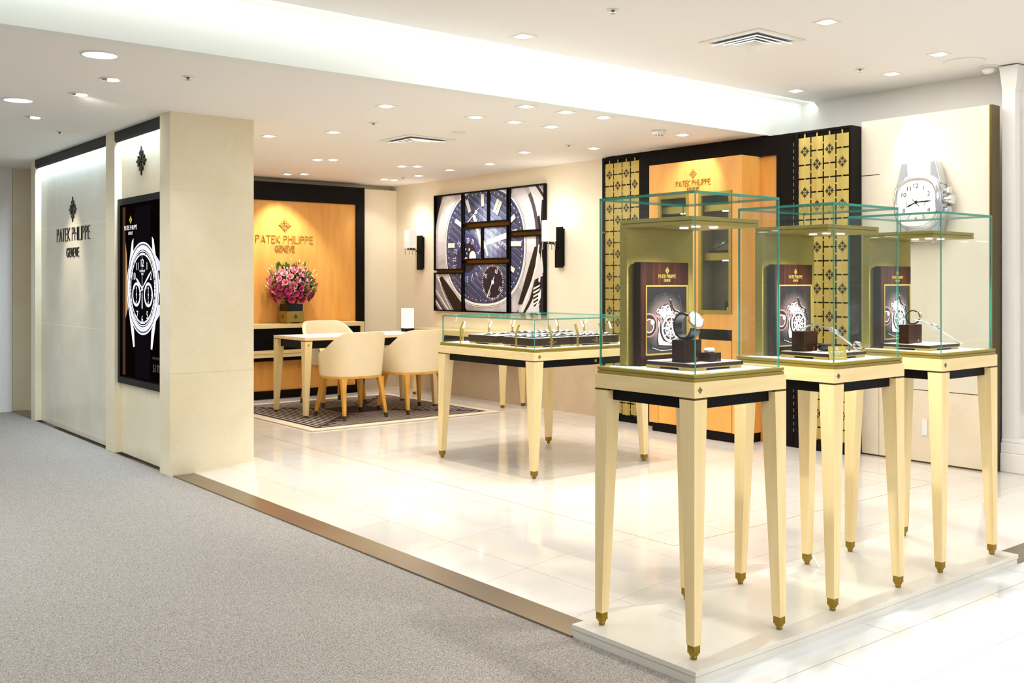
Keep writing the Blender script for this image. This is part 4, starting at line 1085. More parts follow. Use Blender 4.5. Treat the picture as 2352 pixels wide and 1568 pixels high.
# power cords by the back legs
for (x, y), nm in zip(CASES[:2], ('nearest', 'middle')):
    m = MB(); bx, by = x + CW - .018, y + CD - .045
    m.tube([(bx, by, .048), (bx - .004, by - .012, .040), (bx - .01, by - .03, .022), (bx - .014, by - .045, .004), (bx - .015, by - .05, .001)], .0045, 10)
    single('power_cord', m, 'cord_white', 'white power cord running from back leg of the %s tall case into the platform' % nm, 'cord', 'white cords under the tall cases')

# ================================================================== GLASS COUNTER
cx0, cy0, cs = 4.305, 5.09, 1.085
t = thing('glass_counter', 'low square glass-topped watch counter on tapered maple legs in the middle of the shop', 'display counter', (0, 0, 0))
table_legs(t, 0, 0, cs, cs + .01, .768, .085, .042)
obj('table_frame', MB().box(0, 0, .7745, cs, cs + .01, .828), 'maple_flat', t, bevel=.002, world=False)
obj('apron', MB().box(.045, .045, .722, cs - .045, cs - .035, .7745), 'black_lacquer', t, world=False)
k_ = MB(); cyl(k_, (.60, .040, .748), (.60, .046, .748), .010, 20); obj('lock', k_, 'brass', t, world=False)
m = MB().box(.010, .010, .828, cs - .010, cs, .838).box(.014, .014, .838, cs - .014, cs - .004, .841).box(.010, .010, .841, cs - .010, cs, .851)
obj('brass_base', m, 'brass', t, bevel=.0008, world=False)
obj('floor_pad', MB().box(.035, .035, .851, cs - .035, cs - .025, .8525), 'white_top', t, world=False)
pane_box(t, .022, .022, .8525, cs - .022, cs - .012, 1.048, .006)
obj('emblem', emblem_mb(plane((0, -.0006, 0), (1, 0, 0), (0, 0, 1)), .05, .801, .015, .0008), 'etch', t, world=False)
t.location = (cx0, cy0, 0)
CZ0 = .8528
trays = [(4.40, 5.20, .33, .34, 'front left'), (4.76, 5.20, .44, .34, 'front right'), (4.40, 5.62, .30, .32, 'back left'), (4.76, 5.62, .44, .32, 'back right')]
def small_watch():
    r = thing('wristwatch', '', 'watch', (0, 0, 0))
    m = MB(); P_ = [(-.075, .002), (-.05, .006), (-.02, .009), (.02, .009), (.05, .006), (.075, .002)]
    vs = []; fs = []
    for (xx, zz) in P_:
        ww = .0085 if abs(xx) > .03 else .0105
        vs += [(xx, -ww, zz), (xx, ww, zz), (xx, ww, 0), (xx, -ww, 0)]
    for k in range(5):
        for j in range(4): fs.append((k * 4 + j, k * 4 + (j + 1) % 4, (k + 1) * 4 + (j + 1) % 4, (k + 1) * 4 + j))
    fs += [(0, 1, 2, 3), (23, 22, 21, 20)]
    m.add(vs, fs); obj('strap', m, 'strap_black', r, world=False)
    c = MB().lathe([(.017, .004), (.0195, .007), (.0195, .012), (.016, .0145)], 20); obj('case', c, 'chrome', r, world=False)
    obj('dial', MB().lathe([(.0155, .0146), (.0155, .015)], 20), 'pearl', r, world=False)
    return r
sw = small_watch(); first = True
for (x, y, w, d, nm) in trays:
    t = thing('watch_tray', 'dark wood tray with pale top inside the glass counter, %s one' % nm, 'tray', (x + w / 2, y + d / 2, CZ0))
    obj('body', MB().box(x, y, CZ0 + .012, x + w, y + d, CZ0 + .062), 'walnut', t, bevel=.0015)
    obj('top_pad', MB().box(x + .008, y + .008, CZ0 + .062, x + w - .008, y + d - .008, CZ0 + .0645), 'white_top', t)
    m = MB()
    for (a_, b_) in ((x + .005, y + .005), (x + w - .085, y + .005), (x + .005, y + d - .085), (x + w - .085, y + d - .085)): m.box(a_, b_, CZ0, a_ + .08, b_ + .08, CZ0 + .009)
    m.box(x + .004, y + .004, CZ0 + .009, x + w - .004, y + d - .004, CZ0 + .012); obj('brass_feet', m, 'brass_light', t)
    if 'front' in nm:
        pl = plane((x + w / 2, y - .0006, 0), (1, 0, 0), (0, 0, 1))
        obj('emblem', emblem_mb(pl, 0, CZ0 + .048, .009, .0005), 'gold_line', t)
        obj('lettering', lettering_mb(pl, 'PATEK PHILIPPE', 0, CZ0 + .034, .0065, .075, .0005, .14), 'gold_line', t)
        obj('lettering', lettering_mb(pl, 'GENEVE', 0, CZ0 + .024, .005, .028, .0005, .14), 'gold_line', t)
    nx = int(w / .062); lab = 'black strap watch lying on the %s tray in the glass counter' % nm; grp = 'watches on the %s tray of the glass counter' % nm
    for j in range(2 if 'back left' not in nm else 1):
        for i in range(nx if 'back left' not in nm else 2):
            if 'back left' in nm: px_, py_, rz = x + .08 + i * .13, y + .16, .3
            else: px_, py_, rz = x + .035 + i * (w - .07) / (nx - 1), y + .09 + j * .16, PI / 2 + random.uniform(-.06, .06)
            if first: sw.location = (px_, py_, CZ0 + .0647); sw.rotation_euler = (0, 0, rz); sw['label'] = lab; sw['group'] = grp; first = False
            else: copy_tree(sw, (px_, py_, CZ0 + .0647), rz, lab, grp)
# little lamps on posts round the inside of the counter
def counter_lamp():
    r = thing('counter_lamp', '', 'lamp', (0, 0, 0))
    obj('post', MB().box(-.005, -.005, 0, .005, .005, .098), 'brass', r, world=False)
    T_ = Matrix.Translation((0, 0, .095)) @ Matrix.Rotation(math.radians(24), 4, 'X')
    h = obj('head', MB().box(-.008, -.004, 0, .008, .004, .062).xf(T_), 'brass', r, world=False)
    obj('led', MB().box(-.006, -.0052, .006, .006, -.0042, .058).xf(T_), 'led_spot', h, world=False)
    return r
cl = counter_lamp()
spots = [(4.352, 5.97, -PI / 2 + PI, 'left end of the side facing the carpet'), (4.352, 5.33, PI / 2, 'right end of the side facing the carpet'), (4.50, 5.137, PI, 'front side, first from the glass corner'), (4.74, 5.137, PI, 'front side, second from the glass corner'), (4.97, 5.137, PI, 'front side, third from the glass corner'), (5.18, 5.137, PI, 'front side, fourth from the glass corner'),
         (4.50, 6.145, 0, 'back side, leftmost'), (4.75, 6.145, 0, 'back side, second from left'), (4.98, 6.145, 0, 'back side, third from left'), (5.345, 6.02, -PI / 2, 'right side, farthest back'), (5.345, 5.72, -PI / 2, 'right side, middle'), (5.345, 5.42, -PI / 2, 'right side, nearest')]
for k, (x, y, rz, nm) in enumerate(spots):
    lab = 'slim brass post lamp in the glass counter, ' + nm
    if k == 0: cl.location = (x, y, CZ0); cl.rotation_euler = (0, 0, rz); cl['label'] = lab; cl['group'] = 'post lamps inside the glass counter'
    else: copy_tree(cl, (x, y, CZ0), rz, lab)

# ================================================================== DESK, console, chairs, lamp
dx0, dy0, dx1, dy1 = 4.50, 8.66, 6.02, 9.32
t = thing('desk', 'long pale maple consultation desk with tapered legs on the striped rug', 'desk', (5.26, 8.99, 0))
obj('desktop', MB().box(dx0, dy0, .738, dx1, dy1, .766), 'maple_desk', t, bevel=.002)
obj('inlay', MB().box(dx0 + .03, dy0 + .03, .7655, dx1 - .03, dy1 - .03, .7672), 'white_top', t)
for (x, y, sx, sy) in ((dx0, dy0, 1, 1), (dx1, dy0, -1, 1), (dx0, dy1, 1, -1), (dx1, dy1, -1, -1)):
    l = obj('leg', leg_mb(x, y, sx, sy, .03, .731, .080, .040), 'maple', t, bevel=.0015)
    xs = sorted((x, x + sx * .08)); ys = sorted((y, y + sy * .08)); obj('collar', MB().box(xs[0], ys[0], .731, xs[1], ys[1], .738), 'brass_dark', l)
    xs = sorted((x + sx * .004, x + sx * .036)); ys = sorted((y + sy * .004, y + sy * .036)); obj('foot', MB().box(xs[0], ys[0], .0135, xs[1], ys[1], .03), 'tip_dark', l)
obj('apron', MB().box(dx0 + .05, dy0 + .04, .66, dx1 - .05, dy0 + .06, .738).box(dx0 + .05, dy1 - .06, .66, dx1 - .05, dy1 - .04, .738).box(dx0 + .04, dy0 + .06, .66, dx0 + .06, dy1 - .06, .738).box(dx1 - .06, dy0 + .06, .66, dx1 - .04, dy1 - .06, .738), 'black_lacquer', t)
obj('emblem', emblem_mb(plane((dx0, dy0 - .0006, 0), (1, 0, 0), (0, 0, 1)), .040, .695, .013, .0008), 'etch', t)

t = thing('console_table', 'slim maple console table against the wall under the big watch picture', 'console table', (6.64, 8.98, 0))
kx0, kx1, ky0, ky1 = 6.47, 6.78, 8.15, 9.82
obj('tabletop', MB().box(kx0, ky0, .706, kx1, ky1, .766), 'maple_flat', t, bevel=.002)
obj('apron', MB().box(kx0 + .03, ky0 + .03, .60, kx1 - .02, ky1 - .03, .706), 'black_lacquer', t)
for (x, y, sx, sy) in ((kx0, ky0, 1, 1), (kx1, ky0, -1, 1), (kx0, ky1, 1, -1), (kx1, ky1, -1, -1)):
    l = obj('leg', leg_mb(x, y, sx, sy, .03, .706, .075, .036), 'maple', t, bevel=.0015)
    xs = sorted((x + sx * .004, x + sx * .032)); ys = sorted((y + sy * .004, y + sy * .032)); obj('foot', MB().box(xs[0], ys[0], 0, xs[1], ys[1], .03), 'foot_brass', l)
obj('emblem', emblem_mb(plane((kx0 - .0006, ky1, 0), (0, -1, 0), (0, 0, 1)), .06, .737, .014, .0008), 'etch', t)

def make_chair():
    r = thing('tub_chair', '', 'chair', (0, 0, 0), group='cream leather tub chairs at the desk')
    # plan curve of the shell, front-left round the back to front-right (front is +y)
    n = 48; plan = []
    for i in range(n + 1):
        a = math.radians(-36 + (252) * i / n) + PI     # sweeps around the back
        c_, s_ = math.cos(a), math.sin(a); p = 2.6
        plan.append((.280 * math.copysign(abs(c_) ** (2 / p), c_), .02 + .265 * math.copysign(abs(s_) ** (2 / p), s_)))
    m = MB(); rows = 12; vs = []
    def top(i):
        s = abs(i / n - .5) * 2                       # 0 at the back, 1 at the front ends
        k = min(1, max(0, (s - .22) / .66)); k = k * k * (3 - 2 * k)
        return .812 - .03 * s * s - .185 * k - .14 * max(0, (s - .84) / .16) ** 2
    for side in (0, 1):
        for j in range(rows + 1):
            for i, (px_, py_) in enumerate(plan):
                zz = .392 + (top(i) - .392) * j / rows
                f_ = 1 + .12 * (zz - .405) / .4
                x_, y_ = px_ * f_, (py_ - .02) * f_ + .02
                if side:
                    l = math.hypot(px_, py_ - .02); d_ = .042 if 0 < j < rows else .036
                    x_ -= px_ / l * d_; y_ -= (py_ - .02) / l * d_
                vs.append((x_, y_, zz))
    K = n + 1; fs = []
    for side in (0, 1):
        b0 = side * (rows + 1) * K
        for j in range(rows):
            for i in range(n): fs.append((b0 + j * K + i, b0 + j * K + i + 1, b0 + (j + 1) * K + i + 1, b0 + (j + 1) * K + i))
    off = (rows + 1) * K
    for i in range(n):
        fs.append((rows * K + i, rows * K + i + 1, off + rows * K + i + 1, off + rows * K + i)); fs.append((i, i + 1, off + i + 1, off + i))
    for j in range(rows):
        for i in (0, n): fs.append((j * K + i, (j + 1) * K + i, off + (j + 1) * K + i, off + j * K + i))
    m.add(vs, fs, 0, True)
    o = obj('backrest', m, 'leather', r, bevel=.008, world=False, seg=3)
    # seat cushion
    seat = [(x_ * .86, (y_ - .02) * .86 + .03) for x_, y_ in plan]
    pts = seat + [(.222, .24), (.205, .262), (-.205, .262), (-.222, .24)][::1] if seat[-1][0] > 0 else seat + [(-.222, .24), (-.205, .262), (.205, .262), (.222, .24)]
    m = MB().prism(pts, .405, .50, 0, False); obj('seat', m, 'leather', r, bevel=.022, world=False, seg=4)
    m = MB(); pr = [(x_ * 1.0, y_) for x_, y_ in plan]; pr2 = pr + ([(.225, .24), (-.225, .24)] if pr[-1][0] > 0 else [(-.225, .24), (.225, .24)])
    m.prism(pr2, .378, .405); obj('seat_rail', m, 'chair_wood', r, bevel=.004, world=False)
    for sx, sy in ((-1, -1), (1, -1), (-1, 1), (1, 1)):
        bx, by = sx * (.225 if sy < 0 else .250), (-.262 if sy < 0 else .255)
        tx, ty = sx * .196, (-.185 if sy < 0 else .190)
        zs = [(.045, .014), (.15, .017), (.28, .020), (.34, .024), (.365, .027), (.382, .031)]
        vs = []; fs = []
        for (z_, w_) in zs:
            k = (z_ - .0) / .38; x_, y_ = bx + (tx - bx) * k, by + (ty - by) * k
            vs += [(x_ - w_, y_ - w_, z_), (x_ + w_, y_ - w_, z_), (x_ + w_, y_ + w_, z_), (x_ - w_, y_ + w_, z_)]
        for k in range(len(zs) - 1):
            for j in range(4): fs.append((k * 4 + j, k * 4 + (j + 1) % 4, (k + 1) * 4 + (j + 1) % 4, (k + 1) * 4 + j))
        fs += [(0, 3, 2, 1), tuple(4 * (len(zs) - 1) + j for j in range(4))]
        l = obj('leg', MB().add(vs, fs), 'chair_wood', r, bevel=.003, world=False)
        k = .045 / .38; x_, y_ = bx + (tx - bx) * k, by + (ty - by) * k
        obj('leg_tip', MB().hexa([(bx - .011, by - .011, 0), (bx + .011, by - .011, 0), (bx + .011, by + .011, 0), (bx - .011, by + .011, 0)], [(x_ - .0138, y_ - .0138, .045), (x_ + .0138, y_ - .0138, .045), (x_ + .0138, y_ + .0138, .045), (x_ - .0138, y_ + .0138, .045)]), 'tip_dark', l, world=False)
    return r
ch = make_chair()
copy_tree(ch, (5.60, 8.49, .0135), 0, 'cream leather tub chair on near side of the desk, right-hand one')
_c3 = copy_tree(ch, (5.26, 9.50, .0135), PI, 'cream leather tub chair on the far side of the desk, facing the shop')
_c3.scale = (1, 1, 1.07)
ch.location = (4.905, 8.49, .0135); ch['label'] = 'cream leather tub chair on near side of the desk, left-hand one'

def pane_lamp(r, x, y, z0, w, h):
    s = obj('lamp_shade', MB().box(x - w / 2, y - w / 2, z0, x + w / 2, y + w / 2, z0 + h), 'frosted', r, bevel=.004)
    return s
t = thing('table_lamp', 'frosted glass block lamp glowing on a black base on the desk', 'lamp', (5.93, 9.09, .7672))
pane_lamp(t, 5.93, 9.09, .802, .100, .212)
obj('base', MB().box(5.880, 9.040, .7672, 5.980, 9.140, .778).box(5.886, 9.046, .778, 5.974, 9.134, .786).box(5.878, 9.038, .786, 5.982, 9.142, .802), 'black_lacquer', t, bevel=.001)

for (y, lab) in ((10.09, 'black and crystal wall sconce left of the big watch picture'), (7.597, 'black and crystal wall sconce right of the big watch picture')):
    t = thing('wall_sconce', lab, 'wall lamp', (6.77, y, 1.435), group='wall sconces beside the big watch picture')
    obj('back_plate', MB().box(6.765, y - .048, 1.455, 6.7895, y + .062, 1.828).box(6.745, y - .055, 1.437, 6.765, y + .052, 1.845), 'plate_black', t, bevel=.002)
    m = MB().tube([(6.746, y, 1.635), (6.70, y, 1.665), (6.67, y, 1.680), (6.60, y, 1.682)], .0075, 10).box(6.59, y - .012, 1.670, 6.68, y + .012, 1.692).box(6.608, y - .05, 1.674, 6.632, y + .05, 1.688)
    obj('arm', m, 'black_metal', t)
    s = MB().box(6.57, y - .052, 1.695, 6.672, y + .052, 1.905)
    sh = obj('lamp_shade', s, 'frosted', t, bevel=.003)
    for (ax, ay) in ((6.578, -.044), (6.62, -.044), (6.664, -.044), (6.578, .044)):
        m = MB().lathe([(.002, 1.612), (.008, 1.622), (.003, 1.634), (.006, 1.638), (.006, 1.668), (.003, 1.672), (.009, 1.680), (.003, 1.689)], 8, ax, y + ay, 0, False)
        obj('crystal_drop', m, 'chrome_soft', t)
    l = bpy.data.lights.new('sconce_light', 'POINT'); l.energy = 2.2; l.shadow_soft_size = .06; l.color = (1, .95, .86)
    o = bpy.data.objects.new('sconce_light', l); o.location = (6.62, y, 1.98); COL.objects.link(o)

# ================================================================== FLOWERS
vx, vy, vz = 5.245, 10.415, .8322
t = thing('vase', 'square vase of dark glass in a footed brass box with crests, on the credenza', 'vase', (vx, vy, vz))
hb = .105
obj('brass_box', MB().box(vx - hb, vy - hb, vz + .012, vx + hb, vy + hb, vz + .135).box(vx - hb + .01, vy - hb + .01, vz, vx - hb + .05, vy + hb - .01, vz + .012).box(vx + hb - .05, vy - hb + .01, vz, vx + hb - .01, vy + hb - .01, vz + .012), 'brass', t, bevel=.002)
obj('glass_body', MB().box(vx - .094, vy - .094, vz + .135, vx + .094, vy - .088, vz + .215).box(vx - .094, vy + .088, vz + .135, vx + .094, vy + .094, vz + .215).box(vx - .094, vy - .088, vz + .135, vx - .088, vy + .088, vz + .215).box(vx + .088, vy - .088, vz + .135, vx + .094, vy + .088, vz + .215), 'black_glass', t)
obj('emblem', emblem_mb(plane((vx, vy - hb - .0006, 0), (1, 0, 0), (0, 0, 1)), .0, vz + .075, .027, .0006), 'ink', t)
obj('emblem', emblem_mb(plane((vx - hb - .0006, vy, 0), (0, -1, 0), (0, 0, 1)), .0, vz + .075, .027, .0006), 'ink', t)
bq = thing('flower_bouquet', 'dome of pink lisianthus, buds and green leaves filling the brass vase', 'flowers', (vx, vy, vz + .216))
def rose(mt, seed):
    rnd = random.Random(seed); m = MB()
    for layer, (np_, r0, h, lean) in enumerate(((4, .006, .022, .15), (5, .011, .024, .45), (6, .015, .022, .95))):
        for p in range(np_):
            a0 = 2 * PI * p / np_ + layer * .6 + rnd.uniform(-.1, .1); w_ = 2.3 * PI / np_ / 2
            vs = []
            for j in range(4):
                t_ = j / 3; rr = r0 + h * lean * t_ ** 1.5; zz = h * t_ * (1 - .25 * lean * t_)
                for i in range(5):
                    u = (i - 2) / 2; a_ = a0 + u * w_ * (1 - .35 * t_ * t_)
                    vs.append(((rr + .002 * abs(u) * (t_ > .6)) * math.cos(a_), (rr + .002 * abs(u)) * math.sin(a_), zz - .004 * u * u * t_))
            fs = [(j * 5 + i, j * 5 + i + 1, (j + 1) * 5 + i + 1, (j + 1) * 5 + i) for j in range(3) for i in range(4)]
            m.add(vs, fs, 0, True)
    m.lathe([(.001, -.012), (.008, -.006), (.011, .002)], 8, mi=1)
    o = obj('rose', m, [mt, 'leaf'], bq, world=False, recalc=False)
    return o
protos = [rose('petal_pink', 1), rose('petal_light', 2), rose('petal_magenta', 3)]
def place(o, d, R, sc):
    d = Vector(d).normalized(); o.location = d * R + Vector((0, 0, .105 if d.z > -.2 else .105))
    o.rotation_euler = d.to_track_quat('Z', 'Y').to_euler(); o.scale = (sc, sc, sc)
dirs = []
N_ = 88
for i in range(N_):
    z_ = 1 - 1.75 * (i + .5) / N_; r_ = math.sqrt(max(0, 1 - z_ * z_)); a_ = i * 2.39996
    dirs.append((r_ * math.cos(a_), r_ * math.sin(a_), z_))
rr = random.Random(5); nr = 0
RX, RZ = .272, .232
for i, d in enumerate(dirs):
    if d[1] > .55: continue                                    # the side against the panel stays open
    kind = 1 if (d[2] > .45 and rr.random() < .6) else (2 if d[2] < -.05 else 0)
    src = protos[kind]
    if nr < 3: src = protos[nr]; o = src
    else: o = src.copy(); COL.objects.link(o); o.parent = bq
    nr += 1
    dd = Vector((d[0] * RX, d[1] * .17, d[2] * RZ)) * rr.uniform(.72, 1.0)
    o.location = dd + Vector((0, 0, .20)); o.rotation_euler = Vector((d[0], d[1], d[2] + .25)).normalized().to_track_quat('Z', 'Y').to_euler()
    s_ = rr.uniform(.95, 1.35); o.scale = (s_, s_, s_)
m = MB().lathe([(.0012, -.10), (.0015, -.03), (.004, 0), (.009, .012), (.008, .022), (.001, .034)], 8, mi=0)
b0 = obj('bud', m, 'bud_cream', bq, world=False); nb = 0
for i in range(26):
    a_ = rr.uniform(0, 2 * PI); z_ = rr.uniform(-.25, 1); r_ = math.sqrt(1 - z_ * z_)
    d = (r_ * math.cos(a_), r_ * math.sin(a_), z_)
    if d[1] > .5: continue
    o = b0 if nb == 0 else b0.copy()
    if nb: COL.objects.link(o); o.parent = bq
    nb += 1
    o.location = Vector((d[0] * .315, d[1] * .2, d[2] * .285 + .20)); o.rotation_euler = Vector((d[0], d[1], d[2] + .6)).normalized().to_track_quat('Z', 'Y').to_euler(); o.scale = (.9, .9, 1.0)
def leaves(mt, n, R0, R1, seed, zlo, zhi):
    rnd = random.Random(seed); m = MB()
    for i in range(n):
        a_ = rnd.uniform(0, 2 * PI); z_ = rnd.uniform(zlo, zhi); r_ = math.sqrt(1 - z_ * z_); k = rnd.uniform(R0, R1)
        d = Vector((r_ * math.cos(a_), r_ * math.sin(a_) * .7, z_))
        if d.y > .4: continue
        p = Vector((d.x * k, d.y * k, d.z * k * .92 + .20)); up = Vector((rnd.uniform(-1, 1), rnd.uniform(-1, 1), rnd.uniform(0, 1)))
        g = (d + Vector((0, 0, .3)) + up * .5).normalized(); s = g.cross(up).normalized(); L_ = rnd.uniform(.04, .075); w_ = L_ * .22
        nn = s.cross(g)
        vs = [p, p + g * L_ * .35 + s * w_ + nn * .004, p + g * L_ * .75 + s * w_ * .8 + nn * .006, p + g * L_, p + g * L_ * .75 - s * w_ * .8 + nn * .006, p + g * L_ * .35 - s * w_ + nn * .004]
        m.add(vs, [(0, 1, 2), (0, 2, 3), (0, 3, 4), (0, 4, 5)], 0)
    return m
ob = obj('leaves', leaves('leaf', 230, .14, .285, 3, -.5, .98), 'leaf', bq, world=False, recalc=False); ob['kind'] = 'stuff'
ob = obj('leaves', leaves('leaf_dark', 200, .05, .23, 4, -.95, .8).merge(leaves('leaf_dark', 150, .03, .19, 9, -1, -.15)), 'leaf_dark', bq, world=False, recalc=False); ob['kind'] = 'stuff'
m = MB()
for i in range(34):
    a_ = rr.uniform(0, 2 * PI); z_ = rr.uniform(-.3, .95); r_ = math.sqrt(1 - z_ * z_)
    e_ = Vector((r_ * math.cos(a_) * .2, -abs(r_ * math.sin(a_)) * .15, z_ * .19 + .20)); m.tube([(e_.x * .25, e_.y * .3, -.03), (e_.x * .45, e_.y * .5, .08), tuple(e_)], .0022, 5)
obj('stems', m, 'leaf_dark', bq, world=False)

# ================================================================== GIANT WALL WATCH
GX = 6.722; gy, gz = 3.776, 1.859
t = thing('giant_watch', 'oversized silver chronograph watch with white dial mounted on the cream wall panel', 'wall clock', (6.80, gy, 1.64))
def cush(rx, ry, p=2.7, n=64): return [(rx * math.copysign(abs(math.cos(2 * PI * i / n)) ** (2 / p), math.cos(2 * PI * i / n)), ry * math.copysign(abs(math.sin(2 * PI * i / n)) ** (2 / p), math.sin(2 * PI * i / n))) for i in range(n)]
def solid(rings, mi=0, sm=True):
    """rings: list of (outline, x) towards the room"""
    m = MB(); n = len(rings[0][0]); vs = []
    for P, x_ in rings: vs += [(x_, gy - u, gz + v) for u, v in P]
    fs = [(k * n + i, k * n + (i + 1) % n, (k + 1) * n + (i + 1) % n, (k + 1) * n + i) for k in range(len(rings) - 1) for i in range(n)]
    fs += [tuple(range(n)), tuple(range((len(rings) - 1) * n, len(rings) * n))]
    return m.add(vs, fs, mi, sm)
obj('case', solid([(cush(.168, .185), 6.858), (cush(.186, .200), 6.84), (cush(.188, .202), 6.77), (cush(.178, .194), 6.742), (cush(.172, .188), 6.735)]), 'chrome_soft', t)
m = MB(); A0, A1 = cush(.170, .185), cush(.148, .162)
n = 64; vs = [(6.734, gy - u, gz + v) for u, v in A0] + [(6.718, gy - u * .95, gz + v * .95) for u, v in A0] + [(6.720, gy - u, gz + v) for u, v in A1] + [(6.738, gy - u, gz + v) for u, v in A1]
m.add(vs, [(k * n + i, k * n + (i + 1) % n, (k + 1) * n + (i + 1) % n, (k + 1) * n + i) for k in range(3) for i in range(n)], 0, True); obj('bezel', m, 'chrome', t)
for sv in (1, -1):
    for su in (1, -1):
        P0 = [(su * .085, .17), (su * .172, .12), (su * .128, .288), (su * .088, .288)]
        m = MB(); raised(m, [(u, v * sv) for u, v in P0], plane((6.845, gy, gz), (0, -1, 0), (0, 0, 1)), .085); obj('lug', m, 'chrome_soft', t, bevel=.006)
    m = MB(); raised(m, [(-.10, .18 * sv), (.10, .18 * sv), (.105, .275 * sv), (-.105, .275 * sv)], plane((6.84, gy, gz), (0, -1, 0), (0, 0, 1)), .072); obj('strap_stub', m, 'white_plastic', t, bevel=.004)
m = MB(); cyl(m, (6.79, gy - .185, gz + .01), (6.79, gy - .215, gz + .01), .022, 20); cyl(m, (6.79, gy - .215, gz + .01), (6.79, gy - .24, gz + .01), .034, 12); c_ = obj('crown', m, 'chrome', t, bevel=.002)
for dz in (.075, -.06):
    m = MB(); cyl(m, (6.79, gy - .175, gz + dz), (6.79, gy - .205, gz + dz), .014, 12); m.box(6.772, gy - .222, gz + dz - .02, 6.808, gy - .205, gz + dz + .02); obj('pusher', m, 'chrome', t, bevel=.002)
a = Art(); mat('g_dial', (252, 252, 250), .3); mat('g_grey', (206, 206, 202), .4)
a.poly(cush(.150, .164), 'g_dial').up().ring(0, 0, .128, .131, 'g_grey', 60).ticks(0, 0, .131, .140, 60, .0015, 'g_grey').ring(-.073, -.004, .040, .042, 'g_grey', 30).ring(.073, -.004, .040, .042, 'g_grey', 30).up()
for h in (12, 1, 2, 4, 5, 7, 8, 10, 11, 6):
    an = PI / 2 - h * PI / 6; k = 1.0 if h in (12, 6) else .98
    a.text(str(h), .110 * k * math.cos(an), .116 * k * math.sin(an), .030, 'ink', wf=1.05)
a.text('PATEK PHILIPPE', 0, .062, .008, 'g_grey', width=.075).text('GENEVE', 0, .050, .006, 'g_grey', width=.03).up()
hand(a, (0, 0), (-.078, -.034), .006, 'ink', .1); hand(a, (0, 0), (.118, .004), .006, 'ink', .1); a.line((-.03, .022), (.022, -.030), .004, 'ink').line((-.073, .008), (-.073, -.02), .003, 'ink').line((.073, .006), (.06, -.025), .003, 'ink').up().disc(0, 0, .012, 'ink', 20)
a.build('dial', plane((6.731, gy, gz), (0, -1, 0), (0, 0, 1)), t, eps=.0005)
single('wall_socket', MB().box(6.852, 3.762, .199, 6.8615, 3.800, .317), 'white_plastic', 'narrow white socket plate low on the marble dado behind the right-hand case', 'socket', bevel=.002)

# ================================================================== CEILING FITTINGS
def spot(loc, e, ang=80, col=(1, .965, .91), aim=None, blend=.6, soft=.03):
    l = bpy.data.lights.new('downlight_beam', 'SPOT'); l.energy = e; l.spot_size = math.radians(ang); l.spot_blend = blend; l.shadow_soft_size = soft; l.color = col
    o = bpy.data.objects.new('downlight_beam', l); o.location = loc
    if aim: o.rotation_euler = (Vector(aim) - Vector(loc)).to_track_quat('-Z', 'Y').to_euler()
    COL.objects.link(o)
def make_square(k=1):
    r = thing('recessed_downlight', '', 'downlight', (0, 0, 0))
    s = .058
    m = MB().box(-s, -s, -.004, s, -s + .012, 0).box(-s, s - .012, -.004, s, s, 0).box(-s, -s + .012, -.004, -s + .012, s - .012, 0).box(s - .012, -s + .012, -.004, s, s - .012, 0)
    obj('frame', m, 'white_plastic', r, world=False)
    obj('lamp', MB().lathe([(.034, -.008), (.036, -.001)], 20), 'lamp_on', r, world=False)
    return r
sq = make_square(); used = [False]
def downlight(x, y, z, label, group, e=0, aim=None, ang=80, col=(1, .965, .91), soft=.03):
    if not used[0]: o = sq; used[0] = True; o.location = (x, y, z); o['label'] = label; o['group'] = group
    else: o = copy_tree(sq, (x, y, z), None, label, group)
    if e: spot((x, y, z - .02), e, ang, col, aim, soft=soft)
G1 = 'square downlights in the lounge ceiling'
for x in (4.36, 4.72, 5.08):
    for y, nm in ((5.235, 'front'), (5.80, 'back')):
        lab = 'square downlight above the glass counter, %s row, %s' % (nm, {4.36: 'leftmost', 4.72: 'middle', 5.08: 'rightmost'}[x])
        downlight(x, y, CZ, lab, G1, 42, None, 95, (1, .97, .93), .02)
for (x, y, lab, e, aim) in (
    (3.635, 7.609, 'square downlight nearest the stone pier, in front of the desk', 22, None),
    (3.936, 7.088, 'square downlight right of the one by the stone pier', 22, None),
    (3.622, 5.812, 'bright square downlight between stone pier and ceiling step', 22, None),
    (6.176, 5.456, 'square downlight beside the smoke detector', 22, (6.51, 5.6, 2.1)),
    (5.892, 7.095, 'square downlight above the right wall sconce', 10, (6.79, 7.3, 1.3)),
    (6.193, 6.502, 'square downlight just left of the black cabinet top', 16, (6.75, 6.6, 1.2)),
    (6.211, 8.024, 'square downlight over right half of the big watch picture', 20, (6.77, 8.2, 1.6)),
    (6.222, 8.728, 'square downlight over centre of the big watch picture', 20, (6.77, 8.8, 1.6)),
    (6.285, 9.414, 'square downlight over left half of the big watch picture', 20, (6.77, 9.4, 1.6)),
    (6.20, 9.99, 'left one of the small pair by the far wall corner', 9, (6.79, 10.2, 1.6)),
    (6.33, 9.99, 'right one of the small pair by the far wall corner', 10, (6.4, 10.66, 1.4)),
    (4.70, 8.79, 'left lamp of the pair over the desk, left side', 26, (5.0, 9.0, 0)), (4.82, 8.70, 'right lamp of the pair over the desk, left side', 22, None),
    (5.64, 8.75, 'left lamp of the pair over the desk, right side', 26, None), (5.77, 8.66, 'right lamp of the pair over the desk, right side', 22, None),
    (5.08, 10.18, 'left lamp of the pair above the flowers', 60, (5.22, 10.56, 1.45)), (5.22, 10.06, 'right lamp of the pair above the flowers', 26, (5.3, 10.5, 1.2))):
    downlight(x, y, CZ, lab, G1, e, aim, 75)
G2 = 'square downlights in the raised ceiling'
